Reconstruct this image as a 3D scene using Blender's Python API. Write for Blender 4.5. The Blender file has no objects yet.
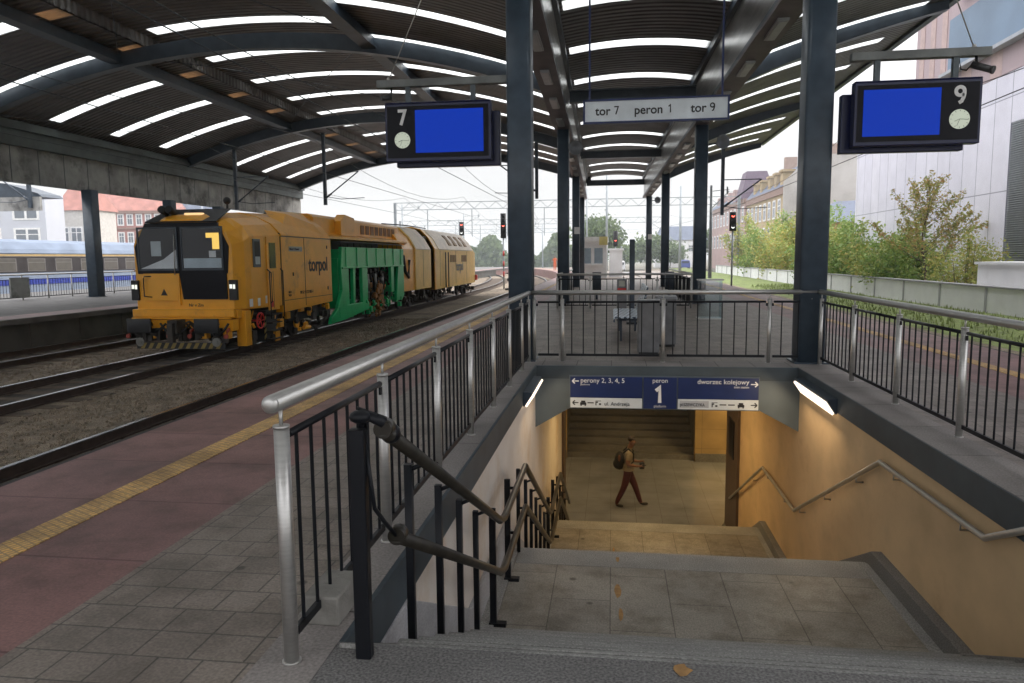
import bpy, bmesh, math, random
from mathutils import Vector, Matrix
random.seed(7)
R = math.radians
SC = bpy.context.scene
COL = SC.collection
# ------------------------------------------------------------------ camera
cam_d = bpy.data.cameras.new("camera"); cam = bpy.data.objects.new("camera", cam_d); COL.objects.link(cam)
cam_d.sensor_width = 36; cam_d.lens = 26.02; cam_d.clip_start = .05; cam_d.clip_end = 2000
cam.matrix_world = Matrix.Translation((0, 0, 1.55)) @ Matrix.Rotation(R(7.71), 4, 'Z') @ Matrix.Rotation(R(90-6.44), 4, 'X') @ Matrix.Rotation(R(-.57), 4, 'Z')
SC.camera = cam
# ------------------------------------------------------------------ world, sun, exposure
W = bpy.data.worlds.new("World"); SC.world = W; W.use_nodes = True
nt = W.node_tree; bg = nt.nodes['Background']
sky = nt.nodes.new('ShaderNodeTexSky'); sky.sky_type = 'NISHITA'; sky.sun_disc = False
sky.sun_elevation = R(38); sky.sun_rotation = R(60); sky.dust_density = 3; sky.ozone_density = 1
mx = nt.nodes.new('ShaderNodeMixRGB'); mx.inputs[0].default_value = .86
mx.inputs[2].default_value = (4.82, 4.72, 4.70, 1)          # bright even cloud layer
nt.links.new(sky.outputs[0], mx.inputs[1])
tcw = nt.nodes.new('ShaderNodeTexCoord'); sep = nt.nodes.new('ShaderNodeSeparateXYZ'); nt.links.new(tcw.outputs['Generated'], sep.inputs[0])
mr = nt.nodes.new('ShaderNodeMapRange'); mr.inputs[1].default_value = .12; mr.inputs[2].default_value = .95; mr.inputs[3].default_value = 1.0; mr.inputs[4].default_value = 4.4   # an overcast sky is about three times brighter overhead
nt.links.new(sep.outputs['Z'], mr.inputs[0])
vm_ = nt.nodes.new('ShaderNodeVectorMath'); vm_.operation = 'SCALE'; nt.links.new(mx.outputs[0], vm_.inputs[0]); cn = nt.nodes.new('ShaderNodeTexNoise'); cn.inputs['Scale'].default_value = 3.2; cn.inputs['Detail'].default_value = 6
cmap = nt.nodes.new('ShaderNodeMapping'); cmap.inputs['Scale'].default_value = (1, 1, 3.5); nt.links.new(tcw.outputs['Generated'], cmap.inputs[0]); nt.links.new(cmap.outputs[0], cn.inputs['Vector'])
cr_ = nt.nodes.new('ShaderNodeMapRange'); cr_.inputs[1].default_value = .3; cr_.inputs[2].default_value = .7; cr_.inputs[3].default_value = .9; cr_.inputs[4].default_value = 1.08; nt.links.new(cn.outputs['Fac'], cr_.inputs[0])
cm_ = nt.nodes.new('ShaderNodeMath'); cm_.operation = 'MULTIPLY'; nt.links.new(mr.outputs[0], cm_.inputs[0]); nt.links.new(cr_.outputs[0], cm_.inputs[1])
nt.links.new(cm_.outputs[0], vm_.inputs[3]); nt.links.new(vm_.outputs[0], bg.inputs[0])
bg.inputs[1].default_value = .1
sl = bpy.data.lights.new("sun", 'SUN'); sl.energy = .8; sl.angle = R(15); sl.color = (1, .96, .9)
so = bpy.data.objects.new("sun", sl); COL.objects.link(so); so.rotation_euler = (R(52), 0, R(120))
SC.view_settings.view_transform = 'Standard'; SC.view_settings.look = 'None'
SC.view_settings.exposure = 1.12; SC.view_settings.gamma = 1
try: SC.view_settings.use_curve_mapping = False
except Exception: pass
SC.render.resolution_x = 1024; SC.render.resolution_y = 683
SC.render.engine = 'CYCLES'
SC.cycles.max_bounces = 8; SC.cycles.diffuse_bounces = 4; SC.cycles.transparent_max_bounces = 12

# ------------------------------------------------------------------ materials
MATS = {}
def mat(name, col, rough=.6, metal=0, var=.12, scale=3, bump=0, bscale=None, fine=0, spec=None, stretch=None, dirt=None, dscale=.7, dthr=.55):
    if name in MATS: return MATS[name]
    m = bpy.data.materials.new(name); m.use_nodes = True; MATS[name] = m
    t = m.node_tree; N = t.nodes; L = t.links; b = N['Principled BSDF']
    b.inputs['Roughness'].default_value = rough; b.inputs['Metallic'].default_value = metal
    if spec is not None: b.inputs['Specular IOR Level'].default_value = spec
    tc = N.new('ShaderNodeTexCoord'); src = tc.outputs['Object']
    if stretch:
        mp = N.new('ShaderNodeMapping'); mp.inputs['Scale'].default_value = stretch; L.new(src, mp.inputs[0]); src = mp.outputs[0]
    n = N.new('ShaderNodeTexNoise'); n.inputs['Scale'].default_value = scale; n.inputs['Detail'].default_value = 6; L.new(src, n.inputs['Vector'])
    r = N.new('ShaderNodeValToRGB'); r.color_ramp.elements[0].position = .3; r.color_ramp.elements[1].position = .7
    c = Vector(col)
    r.color_ramp.elements[0].color = (*(c*(1-var)), 1); r.color_ramp.elements[1].color = (*(c*(1+var)), 1)
    L.new(n.outputs['Fac'], r.inputs[0]); out = r.outputs[0]
    if fine:
        n2 = N.new('ShaderNodeTexNoise'); n2.inputs['Scale'].default_value = 90; n2.inputs['Detail'].default_value = 2; L.new(src, n2.inputs['Vector'])
        r2 = N.new('ShaderNodeValToRGB'); r2.color_ramp.elements[0].position = .35; r2.color_ramp.elements[1].position = .65
        r2.color_ramp.elements[0].color = (1-fine,)*3+(1,); r2.color_ramp.elements[1].color = (1+fine,)*3+(1,)
        L.new(n2.outputs['Fac'], r2.inputs[0])
        m2 = N.new('ShaderNodeMixRGB'); m2.blend_type = 'MULTIPLY'; m2.inputs[0].default_value = 1
        L.new(out, m2.inputs[1]); L.new(r2.outputs[0], m2.inputs[2]); out = m2.outputs[0]
    if dirt:
        n3 = N.new('ShaderNodeTexNoise'); n3.inputs['Scale'].default_value = dscale; n3.inputs['Detail'].default_value = 8; n3.inputs['Roughness'].default_value = .65; L.new(src, n3.inputs['Vector'])
        r3 = N.new('ShaderNodeValToRGB'); r3.color_ramp.elements[0].position = dthr; r3.color_ramp.elements[1].position = dthr+.16
        r3.color_ramp.elements[0].color = (0, 0, 0, 1); L.new(n3.outputs['Fac'], r3.inputs[0])
        m3 = N.new('ShaderNodeMixRGB'); L.new(r3.outputs[0], m3.inputs[0]); L.new(out, m3.inputs[1]); m3.inputs[2].default_value = (*dirt, 1); out = m3.outputs[0]
    L.new(out, b.inputs['Base Color'])
    if bump:
        nb = N.new('ShaderNodeTexNoise'); nb.inputs['Scale'].default_value = bscale or scale*8; nb.inputs['Detail'].default_value = 4; L.new(src, nb.inputs['Vector'])
        bp = N.new('ShaderNodeBump'); bp.inputs['Strength'].default_value = bump; bp.inputs['Distance'].default_value = .02
        L.new(nb.outputs['Fac'], bp.inputs['Height']); L.new(bp.outputs[0], b.inputs['Normal'])
    m['_out'] = 1
    return m
def swz(t, src, order):
    N = t.nodes; L = t.links; a = N.new('ShaderNodeSeparateXYZ'); b = N.new('ShaderNodeCombineXYZ'); L.new(src, a.inputs[0])
    L.new(a.outputs[order[0]], b.inputs[0]); L.new(a.outputs[order[1]], b.inputs[1]); return b.outputs[0]
def brick(name, c1, c2, mortar, bw, rh, ms, rough=.8, off=.5, freq=2, rot=None, bump=.5, fine=.15, blotch=.25, bias=0, squash=1, sqf=2, order=None, loc=None, spots=0):
    if name in MATS: return MATS[name]
    m = bpy.data.materials.new(name); m.use_nodes = True; MATS[name] = m
    t = m.node_tree; N = t.nodes; L = t.links; b = N['Principled BSDF']; b.inputs['Roughness'].default_value = rough
    tc = N.new('ShaderNodeTexCoord'); mp = N.new('ShaderNodeMapping')
    if rot: mp.inputs['Rotation'].default_value = rot
    L.new(swz(t, tc.outputs['Object'], order) if order else tc.outputs['Object'], mp.inputs[0])
    if loc: mp.inputs['Location'].default_value = loc
    br = N.new('ShaderNodeTexBrick'); L.new(mp.outputs[0], br.inputs['Vector'])
    br.inputs['Color1'].default_value = (*c1, 1); br.inputs['Color2'].default_value = (*c2, 1); br.inputs['Mortar'].default_value = (*mortar, 1)
    br.inputs['Scale'].default_value = 1; br.inputs['Mortar Size'].default_value = ms; br.inputs['Mortar Smooth'].default_value = .3
    br.inputs['Brick Width'].default_value = bw; br.inputs['Row Height'].default_value = rh; br.inputs['Bias'].default_value = bias
    br.offset = off; br.offset_frequency = freq; br.squash = squash; br.squash_frequency = sqf
    out = br.outputs['Color']
    for sc, am, de in ((1.1, blotch, 6), (70, fine, 3)):
        n = N.new('ShaderNodeTexNoise'); n.inputs['Scale'].default_value = sc; n.inputs['Detail'].default_value = de; L.new(tc.outputs['Object'], n.inputs['Vector'])
        r = N.new('ShaderNodeValToRGB'); r.color_ramp.elements[0].position = .3; r.color_ramp.elements[1].position = .7
        r.color_ramp.elements[0].color = (1-am,)*3+(1,); r.color_ramp.elements[1].color = (1+am,)*3+(1,); L.new(n.outputs['Fac'], r.inputs[0])
        mm = N.new('ShaderNodeMixRGB'); mm.blend_type = 'MULTIPLY'; mm.inputs[0].default_value = 1; L.new(out, mm.inputs[1]); L.new(r.outputs[0], mm.inputs[2]); out = mm.outputs[0]
    if spots:
        v = N.new('ShaderNodeTexVoronoi'); v.inputs['Scale'].default_value = spots; L.new(tc.outputs['Object'], v.inputs['Vector'])
        rs = N.new('ShaderNodeValToRGB'); rs.color_ramp.elements[0].position = .045; rs.color_ramp.elements[1].position = .07; rs.color_ramp.elements[0].color = (.35, .34, .33, 1); rs.color_ramp.elements[1].color = (1, 1, 1, 1); L.new(v.outputs['Distance'], rs.inputs[0])
        n4 = N.new('ShaderNodeTexNoise'); n4.inputs['Scale'].default_value = 2.6; n4.inputs['Detail'].default_value = 9; n4.inputs['Roughness'].default_value = .7; L.new(tc.outputs['Object'], n4.inputs['Vector'])
        r4 = N.new('ShaderNodeValToRGB'); r4.color_ramp.elements[0].position = .36; r4.color_ramp.elements[1].position = .56; r4.color_ramp.elements[0].color = (.62, .60, .57, 1); r4.color_ramp.elements[1].color = (1.05, 1.05, 1.05, 1); L.new(n4.outputs['Fac'], r4.inputs[0])
        for o_ in (rs, r4):
            mm = N.new('ShaderNodeMixRGB'); mm.blend_type = 'MULTIPLY'; mm.inputs[0].default_value = 1; L.new(out, mm.inputs[1]); L.new(o_.outputs[0], mm.inputs[2]); out = mm.outputs[0]
    L.new(out, b.inputs['Base Color'])
    inv = N.new('ShaderNodeMath'); inv.operation = 'SUBTRACT'; inv.inputs[0].default_value = 1; L.new(br.outputs['Fac'], inv.inputs[1])
    bp = N.new('ShaderNodeBump'); bp.inputs['Strength'].default_value = bump; bp.inputs['Distance'].default_value = .01
    L.new(inv.outputs[0], bp.inputs['Height']); L.new(bp.outputs[0], b.inputs['Normal'])
    return m
def wavebump(m, scale, direction='X', strength=.6, dist=.03, profile='SIN'):
    t = m.node_tree; N = t.nodes; L = t.links
    tc = N.new('ShaderNodeTexCoord'); w = N.new('ShaderNodeTexWave'); w.bands_direction = direction; w.inputs['Scale'].default_value = scale
    w.wave_profile = profile; L.new(tc.outputs['Object'], w.inputs['Vector'])
    bp = N.new('ShaderNodeBump'); bp.inputs['Strength'].default_value = strength; bp.inputs['Distance'].default_value = dist
    L.new(w.outputs['Fac'], bp.inputs['Height']); L.new(bp.outputs[0], N['Principled BSDF'].inputs['Normal']); return m
def emis(name, col, st, base=(0.004, 0.004, 0.004)):
    if name in MATS: return MATS[name]
    m = bpy.data.materials.new(name); m.use_nodes = True; MATS[name] = m; b = m.node_tree.nodes['Principled BSDF']
    b.inputs['Base Color'].default_value = (*base, 1); b.inputs['Emission Color'].default_value = (*col, 1); b.inputs['Emission Strength'].default_value = st
    b.inputs['Roughness'].default_value = .5; b.inputs['Specular IOR Level'].default_value = .15
    return m
M_steel = mat('brushed steel', (.52, .51, .49), .36, .8, .08, 14, stretch=(1, 1, 6))
M_dark = mat('dark blue-grey paint', (.035, .05, .07), .42, 0, .25, 4, bump=.05)
M_colpaint = mat('column paint', (.050, .072, .098), .36, 0, .2, 6, bump=.06, bscale=40)
M_bar = mat('black baluster paint', (.009, .010, .013), .4, spec=.22)
M_blackrail = mat('worn black handrail', (.028, .024, .018), .32, .2, .4, 9)
M_beam = mat('grey beam paint', (.10, .125, .14), .5, 0, .15, 2)
M_fascia = mat('fascia paint', (.045, .062, .075), .55, 0, .2, 3)
M_rib = mat('rib paint', (.05, .066, .085), .4, 0, .2, 3)
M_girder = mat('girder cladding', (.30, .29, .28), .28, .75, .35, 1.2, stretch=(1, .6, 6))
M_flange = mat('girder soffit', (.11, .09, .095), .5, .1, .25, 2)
M_deck = wavebump(mat('roof deck', (.115, .102, .097), .5, 0, .3, 1.5), 1.15, 'Y', .9, .06)
M_conc = mat('weathered concrete cladding', (.30, .30, .29), .8, 0, .3, 1.3, bump=.1, dirt=(.08, .08, .078), dscale=1.0, dthr=.5)
M_trough = mat('gutter steel', (.07, .085, .085), .5, .2, .3, 2)
M_plaster = mat('cream plaster', (.68, .62, .56), .85, 0, .08, 1.5, bump=.08, bscale=30, dirt=(.60, .48, .36), dscale=.9, dthr=.5)
M_plasterR = mat('stained warm plaster', (.62, .44, .25), .85, 0, .14, 2.2, bump=.04, bscale=20, dirt=(.50, .34, .19), dscale=1.1, dthr=.54, stretch=(1, .8, 1.1))
M_tilewall = brick('stone wall tiles', (.42, .29, .13), (.38, .26, .12), (.2, .14, .07), .9, .6, .006, .5, 0, order='XZ', bump=.2, fine=.05)
M_granite = mat('speckled granite', (.16, .155, .15), .62, 0, .18, 1.6, fine=.45, bump=.12, bscale=90)
M_granite_l = mat('light granite', (.27, .265, .25), .6, 0, .2, 2.2, fine=.35, bump=.1, bscale=90)
M_landing = brick('granite slabs', (.29, .265, .225), (.25, .23, .20), (.11, .10, .085), 1.05, .52, .005, .55, .5, rot=(0, 0, R(90)), bump=.25, fine=.30, blotch=.2, spots=1.7)
M_under = brick('polished floor tiles', (.26, .27, .30), (.24, .25, .275), (.13, .13, .14), .6, .6, .004, .09, 0, bump=.1, fine=.1, blotch=.2)
M_paver = brick('concrete pavers', (.225, .188, .158), (.18, .150, .126), (.085, .074, .062), .235, .196, .005, .50, .37, 3, bump=.6, fine=.28, blotch=.22, spots=2.3, squash=.8, sqf=3)
M_coping = brick('coping slabs', (.26, .235, .22), (.22, .20, .19), (.08, .07, .065), .5, 1.0, .006, .8, 0, bump=.4, fine=.25, blotch=.3)
M_red = brick('red concrete slabs', (.225, .112, .100), (.20, .106, .098), (.12, .05, .05), 40, .90, .010, .52, 0, loc=(0, .19, 0), bump=.3, fine=.22, blotch=.30, spots=1.9)
M_yellow = brick('yellow tactile tiles', (.82, .50, .15), (.60, .38, .15), (.40, .26, .12), .034, .05, .006, .6, .5, 2, rot=(0, 0, R(28)), bump=1, fine=.2, blotch=.3, spots=3)
M_edge = mat('platform edge concrete', (.10, .095, .09), .85, 0, .3, 2, bump=.2, dirt=(.04, .04, .04))
M_gravel = mat('track ballast', (.20, .160, .115), .95, 0, .35, 3, bump=1, bscale=26, fine=.75, dirt=(.10, .075, .05), dscale=.35, dthr=.5)
M_railtop = mat('rail steel', (.30, .32, .34), .25, .9, .1, 3)
M_railside = mat('rusty rail side', (.055, .035, .025), .8, .2, .3, 8)
M_sleeper = mat('concrete sleeper', (.10, .075, .055), .9, 0, .35, 5, bump=.3)
M_grass = mat('grass', (.15, .19, .055), .95, 0, .45, 2.5, fine=.6, bump=1, bscale=40, dirt=(.14, .13, .06), dscale=1.2, dthr=.55)
M_whitewall = mat('pale wall render', (.80, .80, .81), .8, 0, .06, 1.2, dirt=(.66, .65, .63), dscale=.5, dthr=.6)
M_orange = mat('orange machine paint', (.84, .38, .020), .28, 0, .08, 2.0, dirt=(.50, .23, .04), dscale=1.7, dthr=.57)
M_orange2 = mat('yellow machine paint', (.88, .56, .13), .38, 0, .1, 1.5, dirt=(.7, .38, .08), dscale=1.4, dthr=.6)
M_beige = mat('pale machine roof', (.66, .53, .37), .4, 0, .15, 2)  # paler colour for the middle and rear car roofs
M_green = mat('green machine paint', (.010, .48, .15), .3, 0, .1, 2, dirt=(.01, .28, .09), dscale=1.5, dthr=.58)
M_blk = mat('black rubber', (.010, .010, .012), .5)
M_gloss = mat('black gloss panel', (.006, .006, .010), .3, spec=.15)
M_under2 = mat('greasy machinery', (.045, .038, .032), .6, .3, .5, 6, bump=.3)
M_redpaint = mat('red paint', (.55, .025, .02), .4)
M_white = mat('white paint', (.75, .75, .74), .5)
M_blue = mat('sign blue', (.009, .022, .10), .35)
M_bluef = mat('display blue frame', (.006, .010, .055), .3)
M_signw = mat('sign white', (.62, .66, .68), .4)
M_blacktxt = mat('black lettering', (.015, .015, .018), .5)
M_whitetxt = mat('white lettering', (.8, .8, .8), .5)
M_glassdark = mat('dark window glass', (.03, .035, .045), .08)
def glassmat(name, tint=(.8, .85, .9), fac=.2):
    m = bpy.data.materials.new(name); m.use_nodes = True; MATS[name] = m; t = m.node_tree; N = t.nodes; L = t.links; N.remove(N['Principled BSDF'])
    o = N['Material Output']; a = N.new('ShaderNodeBsdfTransparent'); g = N.new('ShaderNodeBsdfGlossy'); g.inputs['Roughness'].default_value = .03
    a.inputs[0].default_value = (*tint, 1); x = N.new('ShaderNodeMixShader'); x.inputs[0].default_value = fac
    L.new(a.outputs[0], x.inputs[1]); L.new(g.outputs[0], x.inputs[2]); L.new(x.outputs[0], o.inputs[0]); return m
M_glass = glassmat('window glass', (.92, .94, .96), .02)
M_glass2 = glassmat('shelter glass', (.8, .88, .9), .15)
def skylightmat():
    m = bpy.data.materials.new('translucent skylight sheet'); m.use_nodes = True; t = m.node_tree; N = t.nodes; L = t.links
    tc = N.new('ShaderNodeTexCoord'); mp = N.new('ShaderNodeMapping'); mp.inputs['Scale'].default_value = (.9, 5, 1); L.new(tc.outputs['Object'], mp.inputs[0])
    n = N.new('ShaderNodeTexNoise'); n.inputs['Scale'].default_value = 1.6; n.inputs['Detail'].default_value = 7; L.new(mp.outputs[0], n.inputs['Vector'])
    rr = N.new('ShaderNodeValToRGB'); rr.color_ramp.elements[0].position = .3; rr.color_ramp.elements[1].position = .62; rr.color_ramp.elements[0].color = (.70, .72, .70, 1); rr.color_ramp.elements[1].color = (.95, .97, .97, 1); L.new(n.outputs['Fac'], rr.inputs[0])
    w = N.new('ShaderNodeTexWave'); w.bands_direction = 'Y'; w.inputs['Scale'].default_value = 1.1; L.new(tc.outputs['Object'], w.inputs['Vector'])
    wr = N.new('ShaderNodeValToRGB'); wr.color_ramp.elements[0].color = (.9, .9, .9, 1); L.new(w.outputs['Fac'], wr.inputs[0])  # shading of the corrugations painted into the sheet colour as faint bands
    mm = N.new('ShaderNodeMixRGB'); mm.blend_type = 'MULTIPLY'; mm.inputs[0].default_value = 1; L.new(rr.outputs[0], mm.inputs[1]); L.new(wr.outputs[0], mm.inputs[2])
    N.remove(N['Principled BSDF']); o = N['Material Output']
    a = N.new('ShaderNodeBsdfTranslucent'); a.inputs[0].default_value = (.93, .96, .96, 1)
    b = N.new('ShaderNodeBsdfTransparent'); b.inputs[0].default_value = (.95, .98, .98, 1); L.new(mm.outputs[0], a.inputs[0]); L.new(mm.outputs[0], b.inputs[0])
    x = N.new('ShaderNodeMixShader'); x.inputs[0].default_value = .35; L.new(a.outputs[0], x.inputs[1]); L.new(b.outputs[0], x.inputs[2]); L.new(x.outputs[0], o.inputs[0]); return m
M_sky = skylightmat()
M_skyd = mat('dirty skylight sheet', (.42, .36, .28), .6)
wavebump(M_skyd, 1.6, 'Y', 1, .1)
_t = M_skyd.node_tree; _b = _t.nodes['Principled BSDF']; _tr = _t.nodes.new('ShaderNodeBsdfTranslucent'); _tr.inputs[0].default_value = (.62, .45, .30, 1)
_ms = _t.nodes.new('ShaderNodeMixShader'); _ms.inputs[0].default_value = .45; _t.links.new(_b.outputs[0], _ms.inputs[1]); _t.links.new(_tr.outputs[0], _ms.inputs[2]); _t.links.new(_ms.outputs[0], _t.nodes['Material Output'].inputs[0])

# ------------------------------------------------------------------ mesh builder
class MB:
    def __init__(s): s.v = []; s.f = []; s.smooth = []
    def add(s, vs, fs, sm=False):
        o = len(s.v); s.v += [tuple(v) for v in vs]; s.f += [tuple(i+o for i in f) for f in fs]; s.smooth += [sm]*len(fs); return s
    def box(s, x0, x1, y0, y1, z0, z1):
        return s.add([(x, y, z) for x in (x0, x1) for y in (y0, y1) for z in (z0, z1)],
                     [(0, 1, 3, 2), (4, 6, 7, 5), (0, 4, 5, 1), (2, 3, 7, 6), (0, 2, 6, 4), (1, 5, 7, 3)])
    def obox(s, c, size, m):     # oriented box: centre, size, 3x3 matrix
        c = Vector(c); vs = [c+m@Vector((x*size[0]/2, y*size[1]/2, z*size[2]/2)) for x in (-1, 1) for y in (-1, 1) for z in (-1, 1)]
        return s.add(vs, [(0, 1, 3, 2), (4, 6, 7, 5), (0, 4, 5, 1), (2, 3, 7, 6), (0, 2, 6, 4), (1, 5, 7, 3)])
    def beam(s, p, q, w, h, up=(0, 0, 1)):
        p, q = Vector(p), Vector(q); y = (q-p).normalized(); x = y.cross(Vector(up)).normalized(); z = x.cross(y)
        return s.obox((p+q)/2, (w, (q-p).length, h), Matrix((x, y, z)).transposed())
    def rbox(s, x0, x1, y0, y1, z0, z1, r, n=3, flat=False):     # vertical prism with rounded corners
        pts = []
        for cx, cy, a in ((x1-r, y1-r, 0), (x0+r, y1-r, 90), (x0+r, y0+r, 180), (x1-r, y0+r, 270)):
            for k in range(n+1):
                t = R(a+90*k/n); pts.append((cx+r*math.cos(t), cy+r*math.sin(t)))
        return s.prism([(x, y, z0) for x, y in pts], (0, 0, z1-z0), not flat)
    def prism(s, pts, d, sm=False):
        n = len(pts); d = Vector(d); vs = [Vector(p) for p in pts]; vs += [p+d for p in vs]
        s.add(vs, [tuple(range(n-1, -1, -1)), tuple(range(n, 2*n))]); o = len(s.v)-2*n
        s.f += [(o+i, o+(i+1) % n, o+n+(i+1) % n, o+n+i) for i in range(n)]; s.smooth += [sm]*n
        return s
    def tube(s, pts, r, n=10, r2=None, cap=True):
        pts = [Vector(p) for p in pts]; rings = []; k = len(pts)
        for i, p in enumerate(pts):
            if i == 0: d = pts[1]-p
            elif i == k-1: d = p-pts[i-1]
            else: d = (pts[i+1]-p).normalized()+(p-pts[i-1]).normalized()
            d.normalize(); u = Vector((0, 0, 1)) if abs(d.z) < .95 else Vector((0, 1, 0)); x = d.cross(u).normalized(); z = x.cross(d)
            rr = r if r2 is None else r+(r2-r)*i/(k-1)
            f = 1
            if 0 < i < k-1:
                c = (pts[i+1]-p).normalized().dot(d); f = 1/max(c, .5)
            rings.append([p+(x*math.cos(2*math.pi*j/n)*rr*1+z*math.sin(2*math.pi*j/n)*rr*f) for j in range(n)])
        return s.loft(rings, cap, True)
    def loft(s, rings, cap=True, sm=False, closed=True):
        n = len(rings[0]); o = len(s.v)
        for r in rings: s.v += [tuple(p) for p in r]
        for i in range(len(rings)-1):
            for j in range(n if closed else n-1):
                s.f.append((o+i*n+j, o+i*n+(j+1) % n, o+(i+1)*n+(j+1) % n, o+(i+1)*n+j)); s.smooth.append(sm)
        if cap and closed:
            s.f.append(tuple(o+j for j in range(n-1, -1, -1))); s.smooth.append(False)
            s.f.append(tuple(o+(len(rings)-1)*n+j for j in range(n))); s.smooth.append(False)
        return s
    def ball(s, c, r, n=10, m=7, sc=(1, 1, 1)):
        c = Vector(c); rings = []
        for i in range(m+1):
            t = math.pi*i/m; rr = max(math.sin(t), .001)
            rings.append([c+Vector((math.cos(2*math.pi*j/n)*rr*r*sc[0], math.sin(2*math.pi*j/n)*rr*r*sc[1], math.cos(t)*r*sc[2])) for j in range(n)])
        return s.loft(rings, False, True)
    def disc(s, c, r, axis, t, n=28):
        c = Vector(c); a = Vector(axis).normalized(); u = Vector((0, 0, 1)) if abs(a.z) < .9 else Vector((1, 0, 0)); x = a.cross(u).normalized(); y = a.cross(x)
        return s.prism([c+(x*math.cos(2*math.pi*j/n)+y*math.sin(2*math.pi*j/n))*r for j in range(n)], a*t, True)
def tag(o, label=None, cat=None, group=None, kind=None):
    if label: o['label'] = label
    if cat: o['category'] = cat
    if group: o['group'] = group
    if kind: o['kind'] = kind
    return o
ORIG = {}
def obj(name, mb, m, parent=None, bevel=0, origin=None):
    me = bpy.data.meshes.new(name)
    if origin is not None: org = Vector(origin)
    elif parent is not None: org = ORIG.get(parent.name, Vector())
    elif mb.v: 
        org = Vector((sum(v[0] for v in mb.v)/len(mb.v), sum(v[1] for v in mb.v)/len(mb.v), min(v[2] for v in mb.v)))
        if MATS.get('nocentre') : org = Vector()
    me.from_pydata([tuple(Vector(v)-org) for v in mb.v], [], mb.f)
    bm = bmesh.new(); bm.from_mesh(me); bmesh.ops.recalc_face_normals(bm, faces=bm.faces); bm.to_mesh(me); bm.free()
    me.polygons.foreach_set('use_smooth', mb.smooth) if len(mb.smooth) == len(me.polygons) else None
    for k in (m if isinstance(m, list) else [m]): me.materials.append(k)
    o = bpy.data.objects.new(name, me); COL.objects.link(o)
    if parent is not None: o.parent = parent; ORIG[o.name] = org
    else: o.location = org; ORIG[o.name] = org
    if bevel:
        b = o.modifiers.new('bevel', 'BEVEL'); b.width = bevel; b.segments = 2; b.limit_method = 'ANGLE'
    return o
def struct(name, mb, m, bevel=0):
    return tag(obj(name, mb, m, None, bevel, origin=(0, 0, 0)), kind='structure')
def thing(name, loc, label, cat, group=None):
    o = bpy.data.objects.new(name, None); COL.objects.link(o); o.location = loc; o.empty_display_size = .2; ORIG[o.name] = Vector(loc); return tag(o, label, cat, group)
def copy_tree(o, parent=None):
    c = o.copy(); COL.objects.link(c)
    if parent is not None: c.parent = parent
    for ch in [k for k in COL.objects if k.parent == o]: copy_tree(ch, c)
    return c
def text(name, s, loc, size, m, parent, rot=(R(90), 0, 0), ext=.003, align='LEFT', sx=1, bold=0):
    cu = bpy.data.curves.new(name, 'FONT'); cu.body = s; cu.size = size; cu.extrude = ext; cu.align_x = align; cu.offset = bold
    t = bpy.data.objects.new('tmp', cu); me = bpy.data.meshes.new_from_object(t); bpy.data.objects.remove(t); bpy.data.curves.remove(cu)
    me.transform(Matrix.Translation(Vector(loc)-ORIG[parent.name]) @ Matrix.Rotation(rot[2], 4, 'Z') @ Matrix.Rotation(rot[1], 4, 'Y') @ Matrix.Rotation(rot[0], 4, 'X') @ Matrix.Diagonal((sx, 1, 1, 1)))
    me.materials.clear(); me.materials.append(m); me.name = name
    o = bpy.data.objects.new(name, me); COL.objects.link(o); o.parent = parent; ORIG[o.name] = ORIG[parent.name]
    return o
def strokes(name, ch, x, z, h, w, y, m, parent, th=.003):
    # digit drawn as thick strokes, lower left at x,z, height h
    mb = MB(); e = h*.62
    def line(pts):
        P2 = [Vector((x+a[0]*e, z+a[1]*h)) for a in pts]; rings = []
        for i, p in enumerate(P2):
            d = ((P2[min(i+1, len(P2)-1)]-p).normalized() if i < len(P2)-1 else Vector((0, 0)))+((p-P2[i-1]).normalized() if i else Vector((0, 0))); d.normalize()
            f = 1/max(.6, d.dot((P2[i+1]-p).normalized())) if 0 < i < len(P2)-1 else 1
            n = Vector((-d.y, d.x))*w/2*f; rings.append([(p.x+n.x, y-th, p.y+n.y), (p.x-n.x, y-th, p.y-n.y), (p.x-n.x, y, p.y-n.y), (p.x+n.x, y, p.y+n.y)])
        mb.loft(rings)
    if ch == '9': line([(.42, .03), (.66, .12), (.82, .34), (.88, .56), (.88, .70)]+[(.5+.38*math.cos(t*.3), .70+.24*math.sin(t*.3)) for t in range(1, 20)])
    if ch == '1': line([(.18, .74), (.38, .84), (.55, .95), (.55, 0)])
    if ch == '7': line([(.10, .93), (.90, .93), (.42, 0)])
    return obj(name, mb, m, parent)
def colx(y): return -.0145*(y-11.2)          # the platform's column line drifts slightly
def curve(y): return 0 if y < 52 else -(y-52)**2/430.

# ================================================================== GROUND AND TRACKS
XL, XR = -4.26, 6.18                      # platform edges
mb = MB(); ys = [-15, 52]+[52+8*k for k in range(1, 13)]
for a, b in zip(ys[:-1], ys[1:]):
    ca, cb = curve(a), curve(b)
    mb.add([(-26, a, -.93), (XL+ca, a, -.93), (XL+cb, b, -.93), (-26, b, -.93)], [(0, 1, 2, 3)])
struct('track_ballast', mb, M_gravel)
struct('ground', MB().box(-400, -26, -60, 600, -1.4, -.96).box(-26, 400, 148, 600, -1.4, -.96).box(18, 400, -60, 148, -1.4, -.96), mat('distant ground', (.13, .12, .09), .95, 0, .3, .15))
struct('track_ballast', MB().box(XR, 10.2, -15, 148, -1.2, -.93), M_gravel)
mb = MB(); n = 26
vs = []; 
for i in range(61):
    y = -8+i*2.6
    for j, (x, z) in enumerate(((10.2, -.93), (10.8, -.86), (12, -.74), (13, -.70), (13.98, -.68))): vs.append((x, y, z+random.uniform(-.03, .03)*(0 < j)))
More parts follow.
